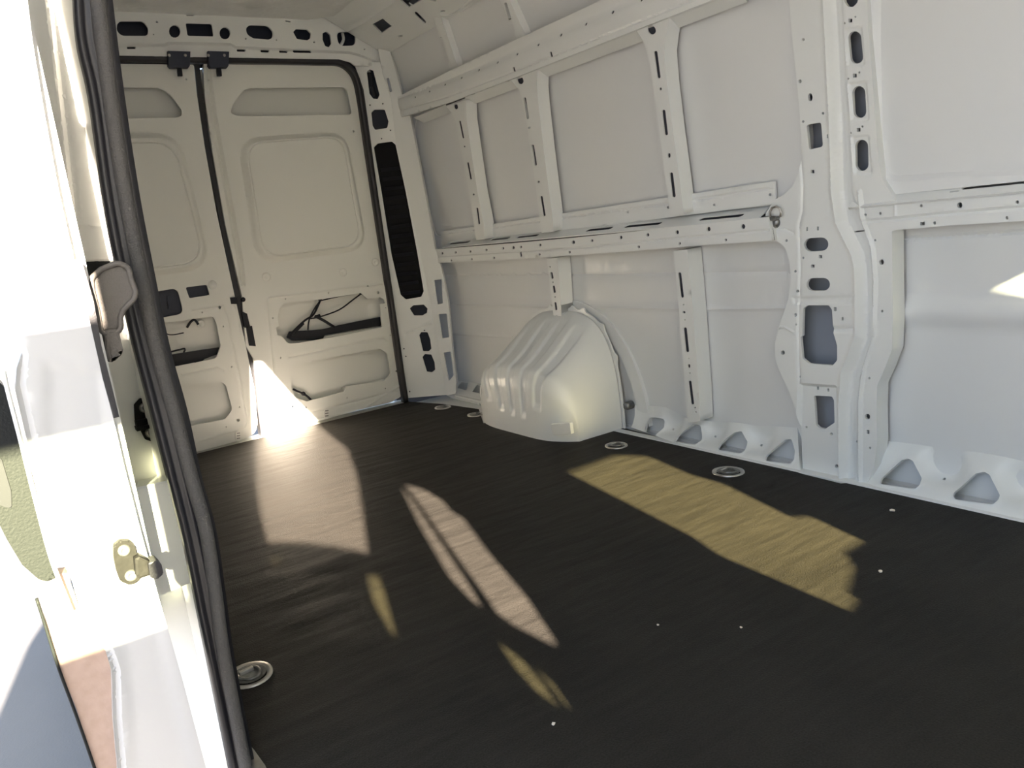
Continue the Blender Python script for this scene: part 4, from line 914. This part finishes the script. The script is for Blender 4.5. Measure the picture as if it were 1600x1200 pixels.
# sliding door, slid back; its leading end faces forward
DOORW = mat('van_white_toned_down', (.50, .505, .515), .45, coat=.2)  # same white as the van, darkened to hold back its glare
ES = Surf((2.70, 0, 0), Y, Z, X); es = ES.px
sd = empty('sliding_door', tuple(ES.world(*ES.at(120, 700)))); tag(sd, 'open white sliding door at the left edge, its sunlit end face towards us', 'door')
eo = [(38, -40), (50, 60), (68, 170), (92, 300), (118, 415), (142, 510), (165, 600), (192, 720), (220, 830), (250, 940), (286, 1065), (322, 1200), (330, 1240), (188, 1240), (184, 1200), (177, 1125), (175, 1050), (166, 1020), (142, 985), (126, 955), (112, 905), (88, 862), (66, 775), (42, 687), (24, 610), (26, 575), (34, 552), (26, 480), (6, 360), (-30, 150), (-60, -40)]
gl = [(15, 500), (36, 555), (31, 600), (50, 687), (73, 775), (96, 862), (117, 905), (134, 958), (152, 990), (172, 1022), (181, 1050), (183, 1125), (190, 1200), (194, 1240)]
# short extrusion back along the van: the door body
plate('end_frame', ES, es(eo), [], feats=[('line', es(gl), -.006, .007), ('step', es([(60, 555), (170, 575), (180, 640), (220, 830), (250, 940), (322, 1240), (196, 1240), (190, 1100), (180, 1030), (140, 950), (110, 850), (60, 687)]), -.003, .02)], res=.010, lip=.01, olip=.035, m=DOORW, parent=sd)
bm = bmesh.new()
prism(bm, Surf((0, 0, 0), X, Y, Z), [(1.45, -1.735), (1.45, -1.765), (2.668, -1.800), (2.668, -1.725)], .2, 1.6, .004); bm_obj('door_body', bm, WHITE, sd)
SKIN_WARM = mat('warm_reflection_skin', (.42, .31, .26), .7, noise=(60, .7, (.36, .26, .21)), bump=(60, .4, .003))  # white door skin with the warm reflected light put into its colour
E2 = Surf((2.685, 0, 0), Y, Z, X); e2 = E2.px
plate('lower_skin_edge', E2, e2([(55, 903), (105, 895), (122, 945), (165, 1015), (176, 1050), (178, 1125), (186, 1200), (192, 1240), (160, 1240), (148, 1195), (118, 1105), (88, 1030), (66, 950)]), [], res=.012, lip=.01, olip=.03, m=SKIN_WARM, parent=sd)
tube('skin_hem', [E2.world(*E2.at(u, v, .004), .004) for u, v in ((57, 935), (70, 975), (92, 1045), (118, 1115), (146, 1195), (160, 1240))], .0022, SIDEP, sd, 6, 4)
# bulging side moulding
bm = bmesh.new()
prism(bm, E2, rnd(e2([(-60, 560), (4, 600), (22, 640), (50, 740), (88, 895), (80, 908), (60, 903), (34, 880), (10, 840), (-60, 700)]), .01, 4), -.05, .008, .006); bm_obj('side_moulding', bm, SIDEP, sd)
bm = bmesh.new(); prism(bm, E2, rnd(e2([(-40, 690), (2, 715), (17, 765), (18, 792), (8, 790), (-40, 770)]), .006, 4), .006, .010, .001); bm_obj('moulding_recess', bm, BLACKP, sd)
tube('edge_bead', [ES.world(*ES.at(u, v, .001), .001) for u, v in [(6, 580), (12, 610), (32, 687), (54, 775), (77, 862), (92, 905), (112, 955)]], .003, WHITE, sd, 6, 4)
# rubber strip along the door's inner edge
bm = bmesh.new(); prism(bm, ES, es([(117, 405), (128, 405), (146, 470), (158, 540), (176, 610), (186, 651), (177, 653), (160, 590), (142, 510), (118, 415)]), -.03, .004, .001); bm_obj('edge_rubber', bm, RUBBER, sd)
bm = bmesh.new(); prism(bm, JB, jb([(95, 409), (200, 403), (215, 445), (100, 460)]), -.02, -.008); bm_obj('shadow_plate', bm, SIDEP, wl)  # dark plate standing in for the shadow under the jamb step
# interior pull handle
HS = Surf((2.66, 0, 0), Y, Z, (1, 0, 0)); hs = HS.px
hd = empty('handle', tuple(HS.world(*HS.at(180, 490)))); hd.parent = sd; hd.matrix_parent_inverse = sd.matrix_world.inverted()
ho = rnd(hs([(147, 452), (146, 437), (160, 424), (183, 415), (196, 420), (201, 440), (207, 455), (205, 465), (188, 482), (183, 495), (184, 515), (165, 518), (160, 515), (155, 485)]), .008, 4)
bm = bmesh.new(); prism(bm, HS, ho, -.012, .004, .003)
bm_obj('handle_body', bm, GREYP, hd)
ri = list(map(tuple, offset(ho, .0035)))
bm = bmesh.new(); sweep(bm, [HS.world(a, b_, .006) for a, b_ in ri], circ(.0042, 8), closed=True, up=X); bm_obj('handle_rim', bm, GREYP, hd, None, True)
bm = bmesh.new(); prism(bm, HS, rnd(hs([(160, 514), (184, 512), (191, 545), (189, 553), (176, 565), (168, 566), (164, 550)]), .006, 3), -.02, .010, .006); bm_obj('handle_foot', bm, GREYP, hd)
# guide bracket on the end face
gb = empty('guide_bracket', tuple(ES.world(*ES.at(205, 875)))); gb.parent = sd; gb.matrix_parent_inverse = sd.matrix_world.inverted()
bm = bmesh.new(); prism(bm, ES, rnd(es([(176, 868), (176, 850), (186, 842), (202, 842), (210, 852), (214, 872), (220, 895), (214, 908), (200, 911), (186, 905), (180, 888)]), .007, 4), -.002, .010, .003); bm_obj('bracket_plate', bm, STEELD, gb)
bm = bmesh.new(); prism(bm, ES, es([(206, 866), (214, 862), (230, 870), (232, 892), (214, 898), (208, 892)]), .006, .024, .004); bm_obj('bracket_arm', bm, STEELD, gb)
bm = bmesh.new(); prism(bm, ES, rnd(es([(226, 872), (240, 867), (247, 874), (250, 888), (240, 897), (230, 894)]), .003, 3), .0, .028, .003); bm_obj('rubber_buffer', bm, RUBBER, gb)
for p in ((194, 860), (205, 899)):
    bm = bmesh.new(); bolt(bm, ES.world(*ES.at(*p, .010), .010), .009); bm_obj('bolt', bm, STEEL, gb, None, True)
# steel sill plate at the bottom of the sliding door opening
bm = bmesh.new(); prism(bm, FL, FL.px([(385, 1160), (398, 1176), (415, 1200), (440, 1250), (390, 1250)]), -.004, .006, .002); o = bm_obj('sill_plate', bm, ZINC, floor)
